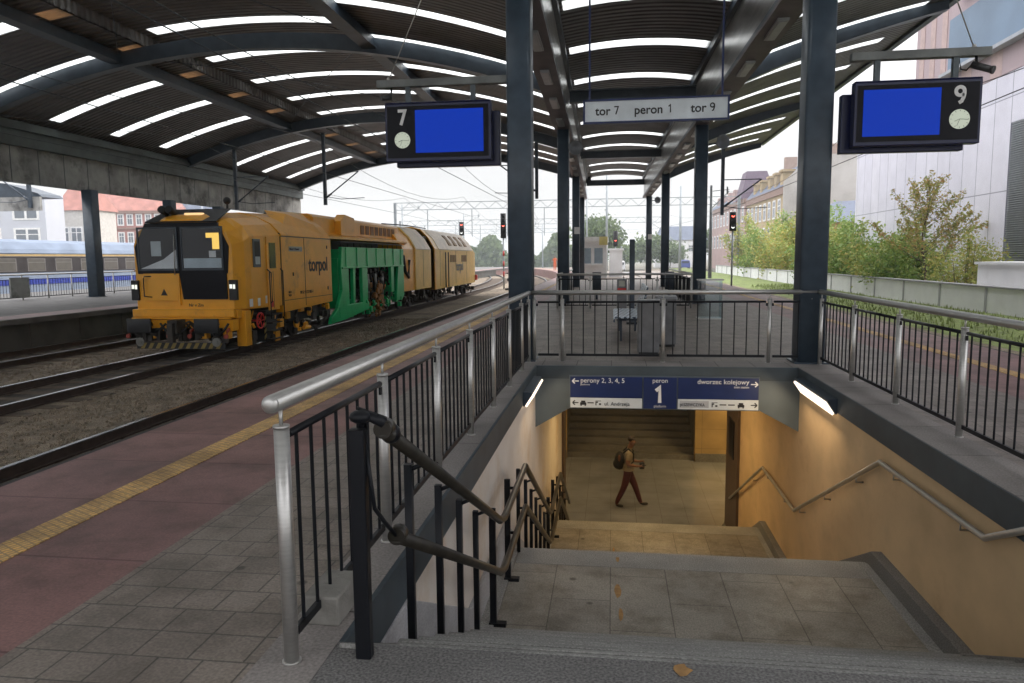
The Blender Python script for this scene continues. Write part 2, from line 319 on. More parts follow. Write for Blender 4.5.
mb.add(vs, [(i*5+j, i*5+j+1, (i+1)*5+j+1, (i+1)*5+j) for i in range(60) for j in range(4)], True)
struct('grass_bank', mb, M_grass)
mb = MB(); rnd = random.Random(3)
for k in range(4200):
    x = rnd.uniform(10.6, 13.8); y = rnd.uniform(8, 60); 
    if rnd.random() < .25+.0*y: continue
    h = rnd.uniform(.06, .16); a = rnd.uniform(0, 3.14); w = rnd.uniform(.02, .045); z = -.9+(min(x, 12.)-10.2)*.1
    dx, dy = math.cos(a)*w, math.sin(a)*w
    mb.add([(x-dx, y-dy, z), (x+dx, y+dy, z), (x+rnd.uniform(-.06, .06), y+rnd.uniform(-.06, .06), z+h+.06)], [(0, 1, 2)])
tag(obj('grass', mb, [mat('grass blades', (.22, .27, .09), .9, 0, .3, 2)], origin=(0, 0, 0)), 'rough green grass on the bank below the pale wall', 'grass', kind='stuff')
def rails(xc, y0, y1, name='railway_track'):
    top = MB(); side = MB(); ys = [y0]+[y for y in range(int(y0)+1, int(y1)) if y > 52 and y % 5 == 0]+[y1]
    for s in (-.75, .75):
        for a, b in zip(ys[:-1], ys[1:]):
            x0, x1 = xc+s+curve(a), xc+s+curve(b)
            for mbx, w, z0, z1 in ((top, .036, -.772, -.76), (side, .033, -.80, -.7725), (side, .009, -.89, -.80), (side, .07, -.905, -.888)):
                mbx.add([(x0-w, a, z0), (x0+w, a, z0), (x0+w, a, z1), (x0-w, a, z1), (x1-w, b, z0), (x1+w, b, z0), (x1+w, b, z1), (x1-w, b, z1)],
                        [(0, 1, 2, 3), (4, 7, 6, 5), (0, 4, 5, 1), (1, 5, 6, 2), (2, 6, 7, 3), (3, 7, 4, 0)])
    struct('rail_heads', top, M_railtop); struct('rail_webs', side, M_railside)
    sl = MB(); y = y0
    while y < min(y1, 90):
        sl.box(xc-1.28+curve(y), xc+1.28+curve(y), y-.13, y+.13, -1.05, -.912); y += .62
    struct('sleepers', sl, M_sleeper, .015)
TX = [-6.1, -10.6, -14.95]
for x in TX: rails(x, -6, 128)
rails(7.95, -6, 128)
mb = MB()
for x in TX:
    for y in range(-6, 52, 2):
        mb.box(x-.66, x+.66, y, y+2.0, -.96, -.924)
struct('dark_track_bed', mb, mat('dark ballast', (.055, .045, .038), .9, 0, .5, 2, bump=1, bscale=26, fine=.7))  # darker ballast sheet between the rails
# loose stones
mb = MB(); rnd = random.Random(5)
for k in range(9000):
    x = rnd.uniform(-9.4, -6.9) if k % 4 else rnd.uniform(-13.6, -11.6); y = rnd.uniform(5, 30); r = rnd.uniform(.015, .040); z = -.93
    q = [(x+r*math.cos(t+rnd.random())*rnd.uniform(.7, 1.2), y+r*math.sin(t+rnd.random())*rnd.uniform(.7, 1.2), z) for t in (0, 1.6, 3.1, 4.7)]
    p = [(x+(a-x)*.5+rnd.uniform(-.3, .3)*r, y+(b-y)*.5, z+r*rnd.uniform(.6, 1.1)) for a, b, c in q]
    mb.add(q+p, [(4, 5, 6, 7), (0, 1, 5, 4), (1, 2, 6, 5), (2, 3, 7, 6), (3, 0, 4, 7)])
tag(obj('ballast_stones', mb, M_gravel, origin=(0, 0, 0)), 'loose brown ballast stones between the tracks', 'gravel', kind='stuff')

# ================================================================== PLATFORM 1 with the stairwell hole  X -1.1..2.6, Y 2.75..10.6
def slab(name, m, *boxes):
    mb = MB()
    for x0, x1, y0, y1 in boxes: mb.box(x0, x1, y0, y1, -.15, 0)
    return struct(name, mb, m)
YE = 52
slab('platform_edge', mat('rubber edge', (.035, .03, .03), .7), (XL, XL+.05, -6, YE), (XR-.05, XR, -6, YE))
slab('platform_red_strip', M_red, (XL+.05, -3.35, -6, YE), (-3.14, -2.39, -6, YE), (4.34, 5.05, -6, YE), (5.25, XR-.05, -6, YE))
struct('platform_tactile_strip', MB().box(-3.35, -3.14, -6, YE, -.15, .006).box(5.05, 5.25, -6, YE, -.15, .006), M_yellow)
slab('platform_paving', M_paver, (-2.39, -1.36, -6, YE), (-1.36, 2.98, 11.15, YE), (2.98, 4.34, -6, YE))
slab('stairwell_coping', M_coping, (-1.36, -1.1, -6, 11.15), (2.58, 2.98, -6, 11.15), (-1.1, 2.58, 10.62, 11.15))
struct('platform_top_step', MB().box(-1.1, 2.58, -6, 2.75, -.15, 0), M_granite, .006)
struct('platform_side', MB().box(XL+.08, XL+.3, -6, YE, -1.3, -.15).box(XR-.3, XR-.08, -6, YE, -1.3, -.15).box(XL, XR, -6.2, -6, -1.2, -.15), M_edge)
# curved far end of the platform
for nm, m, a, b in (('platform_red_strip', M_red, XL, -3.35), ('platform_tactile_strip', M_yellow, -3.35, -3.14), ('platform_red_strip', M_red, -3.14, -2.39), ('platform_paving', M_paver, -2.39, 2.2)):
    mb = MB(); top = .0
    for k in range(12):
        y0, y1 = YE+k*5, YE+k*5+5; c0, c1 = curve(y0), curve(y1)
        mb.add([(a+c0, y0, 0), (b+c0, y0, 0), (b+c1, y1, 0), (a+c1, y1, 0), (a+c0, y0, -1), (a+c1, y1, -1)], [(0, 1, 2, 3), (0, 3, 5, 4)])
    struct(nm, mb, m)
slab('platform_paving', M_paver, (2.2, XR, YE, 84))
struct('stairwell_front_beam', MB().box(-1.1, 2.62, 10.6, 10.9, -.19, -.003).box(-1.1, 2.62, 10.62, 10.95, -.58, -.19), M_beam)
tri = MB()
tri.prism([(-1.1, 10.6, -.19), (-.59, 10.6, -.19), (-.59, 10.6, -.62), (-1.1, 10.6, -.92)], (0, .35, 0)).prism([(2.03, 10.6, -.19), (2.62, 10.6, -.19), (2.62, 10.6, -.92), (2.03, 10.6, -.6)], (0, .35, 0))
struct('stairwell_front_beam', tri, M_beam)
struct('stairwell_front_fascia', MB().box(-1.1, 2.62, 10.57, 10.6, -.19, -.004), M_fascia)
struct('stairwell_side_fascia', MB().box(-1.1, -1.075, -.5, 10.57, -.25, -.003).box(2.565, 2.59, -.5, 10.57, -.25, -.003), M_fascia)
struct('stairwell_wall_left', MB().box(-1.4, -1.1, -3, 17, -4.7, -.15), M_plaster)
struct('stairwell_wall_right', MB().box(2.6, 2.98, -3, 16.6, -4.7, -.15), M_plasterR)

# stairs -----------------------------------------------------------
prof = [(-3, 0), (2.75, 0)]; y, z = 2.75, 0.
def flight(y, z, n, rise, run, end):
    for k in range(n):
        prof.append((y, z)); z -= rise; prof.append((y+.0, z)); y += run
    prof.append((end, z)); return z
def steps_mesh(x0, x1, y, z, n, rise, run):
    mb = MB(); nose = MB()
    for k in range(1, n):
        zz = z-rise*k; y0 = y+run*(k-1)
        mb.box(x0, x1, y0-.002, y0+run+.02, zz-.05, zz)             # tread slab with a nosing
        mb.box(x0, x1, y0+run-.0, y0+run+.012, zz-rise, zz-.05)
        nose.box(x0+.02, x1-.02, y0+run-.055, y0+run-.035, zz-.01, zz+.002); nose.box(x0+.02, x1-.02, y0+run-.02, y0+run-.005, zz-.01, zz+.002); nose.box(x0+.02, x1-.02, y0+run-.10, y0+run-.08, zz-.01, zz+.002)
    return mb, nose
SX0, SX1 = -.95, 2.5
r1, r2, r3 = 1.47/9, 1.62/10, 1.51/9
for (y, z, n, r) in ((2.75, 0, 9, r1), (7.4, -1.47, 10, r2), (12.7, -3.09, 9, r3)):
    mb, no = steps_mesh(SX0, SX1, y, z, n, r, .33)
    mb.box(SX0, SX1, y, y+.012, z-r, z-.03)
    struct('stairs', mb, mat('smooth stair stone', (.25, .245, .235), .55, 0, .15, 2.5, fine=.15) if y < 3 else M_landing, .006); struct('stair_grip_strips', no, M_granite_l)
struct('stair_landing', MB().box(SX0, SX1, 5.39, 7.42, -1.62, -1.47), M_landing, .006)
struct('stair_landing', MB().box(SX0, SX1, 10.37, 12.72, -3.24, -3.09), M_landing, .006)
struct('stair_landing_edge', MB().box(SX0+.01, SX1-.01, 7.02, 7.415, -1.5, -1.467).box(SX0+.01, SX1-.01, 12.32, 12.715, -3.1, -3.087), M_granite_l, .003)
# stringers / plinths along both walls
def strin(x0, x1, up, m):
    top = [(-3, 0+up), (2.6, up), (5.42, -1.47+up), (7.3, -1.47+up), (10.42, -3.09+up), (12.6, -3.09+up), (15.4, -4.6+up), (16.6, -4.6+up)]
    yc = 2.6+(up+.26)/(1.47+0)*2.82; top = [(.3, -.26), (yc, -.26)]+[p for p in top if p[0] > yc]
    return struct('stair_plinth', MB().prism([(x0, a, b) for a, b in top]+[(x0, 16.6, -4.7), (x0, 12, -4.7), (x0, 7, -2.5), (x0, .3, -2)], (x1-x0, 0, 0)), m, .008)
strin(2.5, 2.602, .16, M_granite)
strin(-1.102, -1.07, .30, mat('pale stone plinth', (.36, .36, .37), .7, 0, .15, 3, fine=.15))
# cycle channel / drain beside the treads
for x0, x1, m in ((SX0-.13, SX0, M_granite_l), (2.42, 2.503, M_granite_l)):
    top = [(2.7, .02), (5.42, -1.47+.02), (7.36, -1.47+.012), (10.42, -3.09+.02), (12.66, -3.09+.012), (15.4, -4.6+.01)]
    struct('stair_channel', MB().prism([(x0, a, b) for a, b in top]+[(x0, 15.4, -4.7), (x0, 7, -2.5), (x0, 2.7, -2)], (x1-x0, 0, 0)), m, .006)
# orange paint drips
mb = MB(); rnd = random.Random(2)
for (x, y, z, w, l) in ((.27, 2.69, .002, .035, .09), (.12, 5.6, -1.466, .03, .12), (.09, 6.05, -1.466, .02, .25), (.07, 6.5, -1.466, .03, .35), (.07, 7.2, -1.463, .02, .15), (.05, 11.3, -3.086, .03, .5)):
    pts = [(x+w*math.cos(t)*rnd.uniform(.6, 1.2), y+l/2*math.sin(t)*rnd.uniform(.7, 1.1), z+.002) for t in [k*.63 for k in range(10)]]
    mb.add(pts, [tuple(range(10))])
struct('stair_paint_marks', mb, mat('orange paint', (.36, .20, .07), .7, 0, .3, 20))

# underpass ----------------------------------------------------------
struct('underpass_floor', MB().box(-12, 14, 15.3, 22.5, -4.8, -4.6), M_under)
struct('underpass_ceiling', MB().box(-12, 14, 17.01, 36, -1.32, -1.15).box(-1.4, 2.98, 10.95, 17.2, -.56, -.4), M_plaster)
struct('underpass_wall', MB().box(-12, -1.4, 16.7, 17, -4.7, -1.14).box(2.98, 14, 16.6, 16.9, -4.7, -1.14).box(-12.2, -12, 16, 23, -4.7, -1.3).box(14, 14.2, 16, 23, -4.7, -1.3)
       .box(-12, -1.35, 22.3, 22.6, -4.7, -1.3).box(2.5, 14, 22.3, 22.6, -4.7, -1.3), M_tilewall)
struct('underpass_wall', MB().box(-1.5, -1.35, 22.6, 32, -4.7, -1.0).box(2.5, 2.65, 22.6, 32, -4.7, -1), M_granite)
struct('wall_skirting', MB().box(-12, -1.36, 22.26, 22.3, -4.6, -4.35).box(2.51, 14, 22.26, 22.3, -4.6, -4.35), M_granite)
mb, no = MB(), MB()
for k in range(14):
    mb.box(-1.35, 2.5, 22.45+k*.32, 22.45+k*.32+.34, -4.7, -4.6+.16*(k+1))
struct('far_stairs', mb, M_granite, .008)
struct('underpass_wall', MB().box(-1.5, 2.65, 27.2, 27.5, -4.7, -1.0), M_granite)
PIL = tag(obj('wall_pilaster', MB().box(2.55, 2.66, 15.2, 16.65, -4.6, -.57), mat('brown panel', (.10, .065, .045), .5)), 'brown panelled wall end beside the underpass on the right', 'pilaster')
obj('notice_panel', MB().box(2.53, 2.55, 15.6, 16.2, -2.7, -1.9), M_gloss, PIL)
tag(obj('wall_pilaster', MB().box(-1.12, -1.05, 16.3, 17, -4.6, -.57), mat('brown panel', (.10, .065, .045), .5)), 'dark wall end on the left where the stairs meet the underpass', 'pilaster')
# underpass ceiling lamps
def area(loc, size, size_y, e, col, rot=(0, 0, 0), parent=None):
    l = bpy.data.lights.new('lamp_light', 'AREA'); l.shape = 'RECTANGLE'; l.size = size; l.size_y = size_y; l.energy = e; l.color = col
    o = bpy.data.objects.new('lamp_light', l); COL.objects.link(o); o.location = loc; o.rotation_euler = rot; return o
WARM = (1, .68, .26)
M_lamp = emis('warm lamp tube', (1, .72, .42), 9)
for i, (x, y, e) in enumerate(((-3.6, 19.8, 22), (.7, 17.9, 3), (4.6, 20.4, 52), (.7, 14.0, 19))):
    z = -1.32 if y > 17 else -.56
    t = thing('ceiling_lamp', (x, y, z-.08), ['warm ceiling lamp in the underpass left of the stairs', 'warm ceiling lamp over the underpass floor', 'warm ceiling lamp in the underpass right of the stairs', 'warm ceiling lamp above the lower landing'][i], 'lamp', 'underpass ceiling lamps')
    obj('housing', MB().box(x-.7, x+.7, y-.09, y+.09, z-.06, z), M_beam, t)
    obj('diffuser', MB().box(x-.66, x+.66, y-.07, y+.07, z-.08, z-.061), M_lamp, t)
    area((x, y, z-.1), 1.3, .15, e, WARM)
# wall lamps (both sides of the stairwell)
def wall_lamp(side, y0, y1, lab):
    xw = 2.566 if side > 0 else -1.076; s = -side
    t = thing('wall_lamp', (xw, (y0+y1)/2, -.3), lab, 'wall lamp', 'wall lamps on the stairwell')
    def pr(pts, a, b): return MB().prism([(xw+s*px, a, pz) for px, pz in pts], (0, b-a, 0))
    obj('housing', pr([(0, -.09), (.11, -.10), (.115, -.125), (.02, -.27), (0, -.27)], y0, y1), M_dark, t, .006)
    obj('diffuser', pr([(.117, -.13), (.024, -.268), (.040, -.288), (.134, -.148)], y0+.04, y1-.04), emis('wall lamp diffuser', (1, .82, .62), 1.3), t)
    area((xw+s*.17, (y0+y1)/2, -.26), .1, 1.5, 6.5 if side > 0 else 3, (1, .76, .48), (0, R(40)*side, 0))
wall_lamp(1, 8.75, 10.3, 'lit wedge shaped lamp on the warm stairwell wall at right')
wall_lamp(-1, 8.9, 10.2, 'lit wedge shaped lamp on the pale stairwell wall at left')

# ================================================================== direction sign in the stairwell
t = thing('direction_sign', (.72, 10.5, -.6), 'long blue and white direction sign with large 1 under the beam', 'sign')
ys_ = 10.545
obj('frame', MB().box(-.60, 2.05, 10.545, 10.60, -.615, -.135), M_beam, t)
def pan(x0, x1, z0, z1, m, nm='panel', dy=0): return obj(nm, MB().box(x0, x1, 10.530+dy, 10.5448, z0, z1), m, t)
pan(-.585, .435, -.455, -.15, M_blue); pan(-.585, .435, -.60, -.458, M_signw); pan(.455, .915, -.60, -.15, M_blue); pan(.935, 2.035, -.455, -.15, M_blue); pan(.935, 2.035, -.60, -.458, M_signw)
T = lambda s, x, z, h, m=M_whitetxt, al='LEFT', sx=1: text('lettering', s, (x, 10.528, z), h, m, t, align=al, sx=sx)
T('perony 2, 3, 4, 5', -.44, -.235, .095); T('platforms', -.44, -.275, .035)
T('ul. Andrzeja', -.10, -.565, .075, M_blacktxt); T('peron', .685, -.225, .09, al='CENTER'); strokes('lettering', '1', .60, -.515, .235, .05, 10.526, M_whitetxt, t); T('platform', .685, -.58, .05, al='CENTER')
T('dworzec kolejowy', 1.905, -.235, .095, al='RIGHT'); T('train station', 1.905, -.29, .042, al='RIGHT')
obj('patch', MB().box(.96, 1.36, 10.5285, 10.5305, -.58, -.48), mat('grey patch', (.40, .42, .45), .6), t)
text('lettering', 'pl.SZEWCZYKA', (.965, 10.5265, -.555), .062, M_blacktxt, t, sx=.8)
def arrow(x, z, d, w, m):
    mb = MB(); a = w*.5
    mb.beam((x-a, 10.528, z), (x+a, 10.528, z), .004, .014, (0, 0, 1))
    mb.beam((x+d*a, 10.527, z), (x+d*a-d*a*.8, 10.527, z+a*.75), .004, .016); mb.beam((x+d*a, 10.526, z), (x+d*a-d*a*.8, 10.526, z-a*.75), .004, .016)
    obj('arrow', mb, m, t)
arrow(-.51, -.215, -1, .095, M_whitetxt); arrow(-.51, -.53, -1, .085, M_blacktxt); arrow(1.975, -.235, 1, .095, M_whitetxt); arrow(1.975, -.53, 1, .085, M_blacktxt)
def icon(x, z, k):
    mb = MB()
    if k == 0: mb.box(x-.045, x+.045, 10.527, 10.5295, z-.03, z+.005).box(x-.03, x+.03, 10.527, 10.5295, z+.006, z+.03).box(x-.04, x-.02, 10.5272, 10.5295, z-.045, z-.031).box(x+.02, x+.04, 10.5272, 10.5295, z-.045, z-.031)
    elif k == 1: mb.box(x-.045, x+.045, 10.527, 10.5295, z-.008, z+.008)
    else: mb.box(x-.04, x+.04, 10.527, 10.5295, z+.025, z+.033).box(x-.04, x-.025, 10.527, 10.5295, z-.035, z+.02).box(x-.0245, x-.005, 10.527, 10.5295, z-.0, z+.02).box(x+.01, x+.04, 10.527, 10.5295, z-.03, z-.005)
    obj('pictogram', mb, M_blacktxt, t)
for x, k in ((-.40, 0), (-.295, 1), (-.185, 2), (1.44, 2), (1.555, 1), (1.67, 1), (1.80, 0)): icon(x, -.53, k)

# ================================================================== railings
def railing(name, pts_posts, a, b, off, label, zb=0, gap=.125, end_cap=0, group='steel railings round the stairwell'):
    # a,b: handrail ends (x,y); posts at pts; off = unit vector along
    ax, bx = Vector((a[0], a[1], 0)), Vector((b[0], b[1], 0)); d = (bx-ax).normalized()
    t = thing(name, (*((ax+bx)/2).xy, zb), label, 'railing', group)
    s = Vector((ax.x, ax.y, zb+1.03)); e = Vector((bx.x, bx.y, zb+1.03))
    mb = MB().tube([s, e], .034, 16)
    if end_cap: mb.ball(s, .034, 16, 8, (1, .55, 1))
    obj('handrail', mb, M_steel, t)
    n = Vector((-d.y, d.x, 0))
    for p in pts_posts:
        q = Vector((p[0], p[1], zb))
        m_ = MB().tube([q, q+Vector((0, 0, .93))], .029, 16).tube([q+Vector((0, 0, .93)), q+Vector((0, 0, 1.0))], .008, 8).disc(q, .036, (0, 0, 1), .008)
        m_.disc(q+Vector((0, 0, .925)), .031, (0, 0, 1), .012)
        obj('post', m_, M_steel, t)
    for p, q in zip(pts_posts[:-1], pts_posts[1:]):
        p = Vector((p[0], p[1], zb))+d*.055; q = Vector((q[0], q[1], zb))-d*.055; L_ = (q-p).length
        m_ = MB().tube([p+Vector((0, 0, .89)), q+Vector((0, 0, .89))], .016, 8).beam(p+Vector((0, 0, .10)), q+Vector((0, 0, .10)), .02, .035)
        m_.beam(p-d*.03+Vector((0, 0, .85)), p+Vector((0, 0, .85)), .012, .04).beam(q+d*.03+Vector((0, 0, .85)), q+Vector((0, 0, .85)), .012, .04)
        k = max(1, round(L_/gap)-1)
        for i in range(k):
            c = p+d*(L_*(i+.5)/k); m_.tube([c+Vector((0, 0, .11)), c+Vector((0, 0, .885))], .0085, 6, cap=False)
        obj('baluster_panel', m_, M_bar, t)
    return t
LX, RX, FY = -1.225, 2.93, 11.02
railing('stair_railing', [(LX, 2.58+1.24*k) for k in range(7)]+[(LX, FY-.12)], (LX, 2.5), (LX, FY), 0, 'long steel railing with rounded handrail end along the left of the stairwell', end_cap=1)
railing('stair_railing', [(-.73-.42, FY), (-.73, FY), (.75, FY), (2.25, FY), (2.82, FY)], (LX, FY), (RX, FY), 0, 'steel railing across the far end of the stairwell above the sign', gap=.155)
railing('stair_railing', [(RX, FY-.12-1.43*k) for k in range(8)], (RX, FY), (RX, -.4), 0, 'steel railing along the right of the stairwell', gap=.13)
# second stairwell further along the platform
A = (-1.75+.1, 22.6); B = (2.35, 22.6)
railing('far_stair_railing', [(A[0]+1.0*k, A[1]) for k in range(5)], A, B, 0, 'steel railing round the next stairwell, the side facing the camera', gap=.16, group='railings round the far stairwell')
railing('far_stair_railing', [(A[0], 22.7+1.4*k) for k in range(7)], (A[0], 22.6), (A[0], 31.2), 0, 'left side railing of the next stairwell along the platform', gap=.16, group='railings round the far stairwell')
railing('far_stair_railing', [(B[0], 22.7+1.4*k) for k in range(7)], (B[0], 22.6), (B[0], 31.2), 0, 'right side railing of the next stairwell along the platform', gap=.14, group='railings round the far stairwell')

# black double handrail down the left of the stairs
t = thing('stair_handrail', (-.93, 2.7, -.2), 'worn black double handrail on black posts down the left side of the stairs', 'handrail')
up = [(2.70, .90), (5.62, -.52), (5.85, -.58), (7.35, -.57), (10.35, -2.12), (10.6, -2.19), (12.55, -2.19), (15.2, -3.60)]
lo = [(2.84, .42), (5.62, -.95), (5.85, -1.01), (7.35, -1.0), (10.35, -2.56), (10.6, -2.63), (12.55, -2.63), (15.2, -4.04)]
def interp(pl, y):
    for (a, b), (c, d_) in zip(pl[:-1], pl[1:]):
        if a <= y <= c: return b+(d_-b)*(y-a)/(c-a)
    return pl[0][1] if y < pl[0][0] else pl[-1][1]
XR_ = -.87
for pl in (up, lo):
    obj('handrail', MB().tube([(XR_, a, b) for a, b in pl], .030, 12).disc((XR_, pl[0][0]-.01, pl[0][1]), .036, (0, 1, 0), .06), M_blackrail, t)
def ground_z(y):
    return interp([(0, 0), (2.75, 0), (5.42, -1.47), (7.36, -1.47), (10.4, -3.09), (12.7, -3.09), (15.3, -4.6)], y)
py = [2.65, 3.28, 3.86, 4.4, 4.94, 5.75, 6.62, 7.3, 7.95, 8.5, 9.05, 9.6, 10.2, 11.0, 11.9, 12.7, 13.4, 14.0, 14.7]
for i, y in enumerate(py):
    zt = interp(up, y)-.02; w = .027 if i else .031
    tall = i in (0, 5, 6, 13, 14); mb = MB()
    if tall: 
        mb.rbox(-.955-w, -.955+w, y-w*.8, y+w*.8, ground_z(y)-.02, zt+(.10 if i else .03), .008, 2, True)
        for pl in (up, lo):
            if i: mb.tube([(-.955, y, interp(pl, y)), (XR_, y, interp(pl, y))], .014, 8)
    else:
        mb.rbox(-.94-w*.7, -.94+w*.7, y-w*.7, y+w*.7, ground_z(y)-.05, zt, .006)
        mb.tube([(-.94, y, zt-.03), (XR_, y, zt-.0)], .012, 6).tube([(-.94, y, interp(lo, y)), (XR_, y, interp(lo, y))], .012, 6)
    if i in (5, 6, 13, 14): mb.box(-.99, -.85, y-.03, y+.03, ground_z(y)+.0, ground_z(y)+.03)
    obj('post', mb, M_bar, t)
mb = MB().tube([(-.95, 2.70, .90), (-.95, 2.70, .96), (-.87, 2.70, .93), (XR_, 2.74, .88)], .02, 8).tube([(-.93, 2.66, .86), (-.90, 2.66, .6), (-.90, 2.78, .5), (XR_, 2.84, .42)], .009, 6).ball((-.955, 2.69, .95), .045, 10, 6, (1, 1, .6)).ball((XR_, 2.80, .86), .042, 10, 6)
obj('hinge_bracket', mb, M_bar, t)
tag(obj('kerb_block', MB().box(-1.3, -1.14, 2.86, 3.14, 0, .13), mat('pale concrete block', (.22, .21, .19), .85, 0, .2, 8, bump=.2), None, .01), 'small concrete block beside the top of the stairs by the black handrail', 'block')
# steel wall handrail on the right
t = thing('wall_handrail', (2.55, 5.3, -.5), 'zigzag steel handrail fixed to the warm plaster wall on the right', 'handrail')
pr_ = [(3.2, .62), (5.25, -.38), (7.25, -.41), (10.4, -1.98), (12.6, -2.0), (15.9, -3.62)]
obj('handrail', MB().tube([(2.53, a, b) for a, b in pr_], .024, 12), M_steel, t)
for y in (4.3, 5.6, 6.9, 7.9, 9.0, 10.1, 11.0, 12.2, 13.4, 14.8):
    z = interp(pr_, y); obj('bracket', MB().tube([(2.61, y, z-.07), (2.53, y, z-.07), (2.53, y, z-.01)], .007, 6).disc((2.60, y, z-.07), .022, (1, 0, 0), .012, 12), M_steel, t)

# ================================================================== CANOPY
t = thing('station_canopy', (.8, 11.2, 0), 'dark arched station roof on steel columns with bright skylight strips', 'roof')
CAN = t
def zl(x):   # left arch
    c = -12.4; h = 11.3; return 7.05+2.25*(1-((x-c)/h)**2)
def zu(x):   # raised middle part of the left arch
    return zl(x)+.42
def zm(x):   # middle arch
    return 7.16+.20*(1-((x-.85)/2.1)**2)
def zr(x):   # right canopy
    u = (x-3.1)/7.3; return 7.2+2.05*u+.9*u*(1-u)
Y0, Y1 = -9, 54.2
STEP = 3.73; strips = [24.95+STEP*k for k in range(-9, 8)]
def surf(fn, x0, x1, y0, y1, n=14, th=.05, mbx=None, sx=0):
    mbx = mbx or MB(); rings = []
    xs = [x0+(x1-x0)*i/n for i in range(n+1)]
    c = colx if sx else (lambda y: 0)
    a = [(x, fn(x)) for x in xs]
    ring = lambda y: [(x+c(y), y, z) for x, z in a]+[(x+c(y), y, z+th) for x, z in reversed(a)]
    return mbx.loft([ring(y0), ring(y1)], True, False)
W_ = .33
def make_roof(fn, X0, X1, segs, sx, xcuts):
    deck = MB(); edges = [Y0]+sum([[s-W_, s+W_] for s in strips], [])+[Y1]
    for a, b in zip(edges[0::2], edges[1::2]):
        if b > a: surf(fn, X0, X1, a, b, 22, mbx=deck, sx=sx)
    for s in strips:
        for a, b, kind in xcuts:
            if kind == 'deck': surf(fn, a, b, s-W_, s+W_, 4, mbx=deck, sx=sx)
            elif kind == 'dirty': obj('dirty_skylight', surf(fn, a, b, s-W_, s+W_, 4, sx=sx), M_skyd, CAN)
            elif s > -8: obj('skylight', surf(fn, a, b, s-W_, s+W_, 14, .02, sx=sx), M_sky, CAN)
            else: surf(fn, a, b, s-W_, s+W_, 14, mbx=deck, sx=sx)
    obj('roof_deck', deck, M_deck, CAN)
make_roof(zl, -23.6, -16.3, 1, 0, [(-23.6, -22.9, 'deck'), (-22.9, -17.4, 'sky'), (-17.4, -17.1, 'deck'), (-17.1, -16.3, 'dirty')])
make_roof(zl, -8.5, -1.45, 1, 0, [(-8.5, -8.0, 'deck'), (-8.0, -2.1, 'sky'), (-2.1, -1.45, 'deck')])
make_roof(zu, -16.5, -8.4, 1, 0, [(-16.5, -15.95, 'deck'), (-15.95, -9.0, 'sky'), (-9.0, -8.4, 'deck')])
obj('roof_step', MB().box(-16.34, -16.30, Y0, Y1, zl(-16.3), zu(-16.3)+.02).box(-8.55, -8.51, Y0, Y1, zl(-8.5), zu(-8.5)+.02), M_deck, CAN)
make_roof(zm, -1.25, 2.95, 1, 1, [(-1.25, -1.05, 'deck'), (-1.05, 2.75, 'sky'), (2.75, 2.95, 'deck')])
make_roof(zr, 3.0, 10.2, 1, 0, [(3.0, 3.9, 'deck'), (3.9, 9.4, 'sky'), (9.4, 10.2, 'deck')])
# ribs
def rib(fn, x0, x1, y, dz, w, m, sx=0, taper=0, dz0=.10):
    n = 26; up_, dn = [], []; c = colx(y) if sx else 0
    for i in range(n+1):
        x = x0+(x1-x0)*i/n; z = fn(x)-.02; d_ = dz*(1-taper*i/n); up_.append((x+c, z)); dn.append((x+c, z-d_))
    mb = MB()
    ring = [(x, z) for x, z in up_]+[(x, z) for x, z in reversed(dn)]
    mb.loft([[(x, y-w*.25, z) for x, z in ring], [(x, y+w*.25, z) for x, z in ring]])
    mb.loft([[(a[0], y-w*.5, a[1]-.012), (a[0], y+w*.5, a[1]-.012), (a[0], y+w*.5, a[1]+.02), (a[0], y-w*.5, a[1]+.02)] for a in dn])
    obj('rib', mb, m, CAN)
for y in (-2.6, 11.2, 25, 39, 53.6):
    rib(zl, -23.4, -1.5, y, .52, .34, M_rib)
    obj('tie_beam', MB().box(-1.2+colx(y), 2.85+colx(y), y-.06, y+.06, 6.60, 6.92).box(-1.2+colx(y), 2.85+colx(y), y-.15, y+.15, 6.57, 6.60).box(-1.2+colx(y), 2.85+colx(y), y-.15, y+.15, 6.92, 6.95), M_rib, CAN)
    rib(zr, 3.2+colx(y), 10.05, y, .62, .34, M_rib, 0, .55)
for x in (-17.3, -8.1):
    z = zl(x); obj('purlin', MB().box(x-.16, x+.16, Y0, 53.9, z-.36, z-.02).box(x-.24, x+.24, Y0, 53.9, z-.40, z-.36), M_dark, CAN)
obj('edge_gutter', MB().box(10.12, 10.32, Y0, 54.2, zr(10.2)-.12, zr(10.2)+.12), M_dark, CAN)
# bracing rods
mb = MB()
for y0, y1 in ((11.2, 25), (25, 39), (39, 53.6)):
    for xa, xb in ((-17.3, -8.1), (-8.1, -17.3)):
        pts = [Vector((xa+(xb-xa)*k/6, y0+(y1-y0)*k/6, 0)) for k in range(7)]
        mb.tube([(p.x, p.y, zl(p.x)-.12) for p in pts], .014, 6)
obj('bracing', mb, M_dark, CAN)
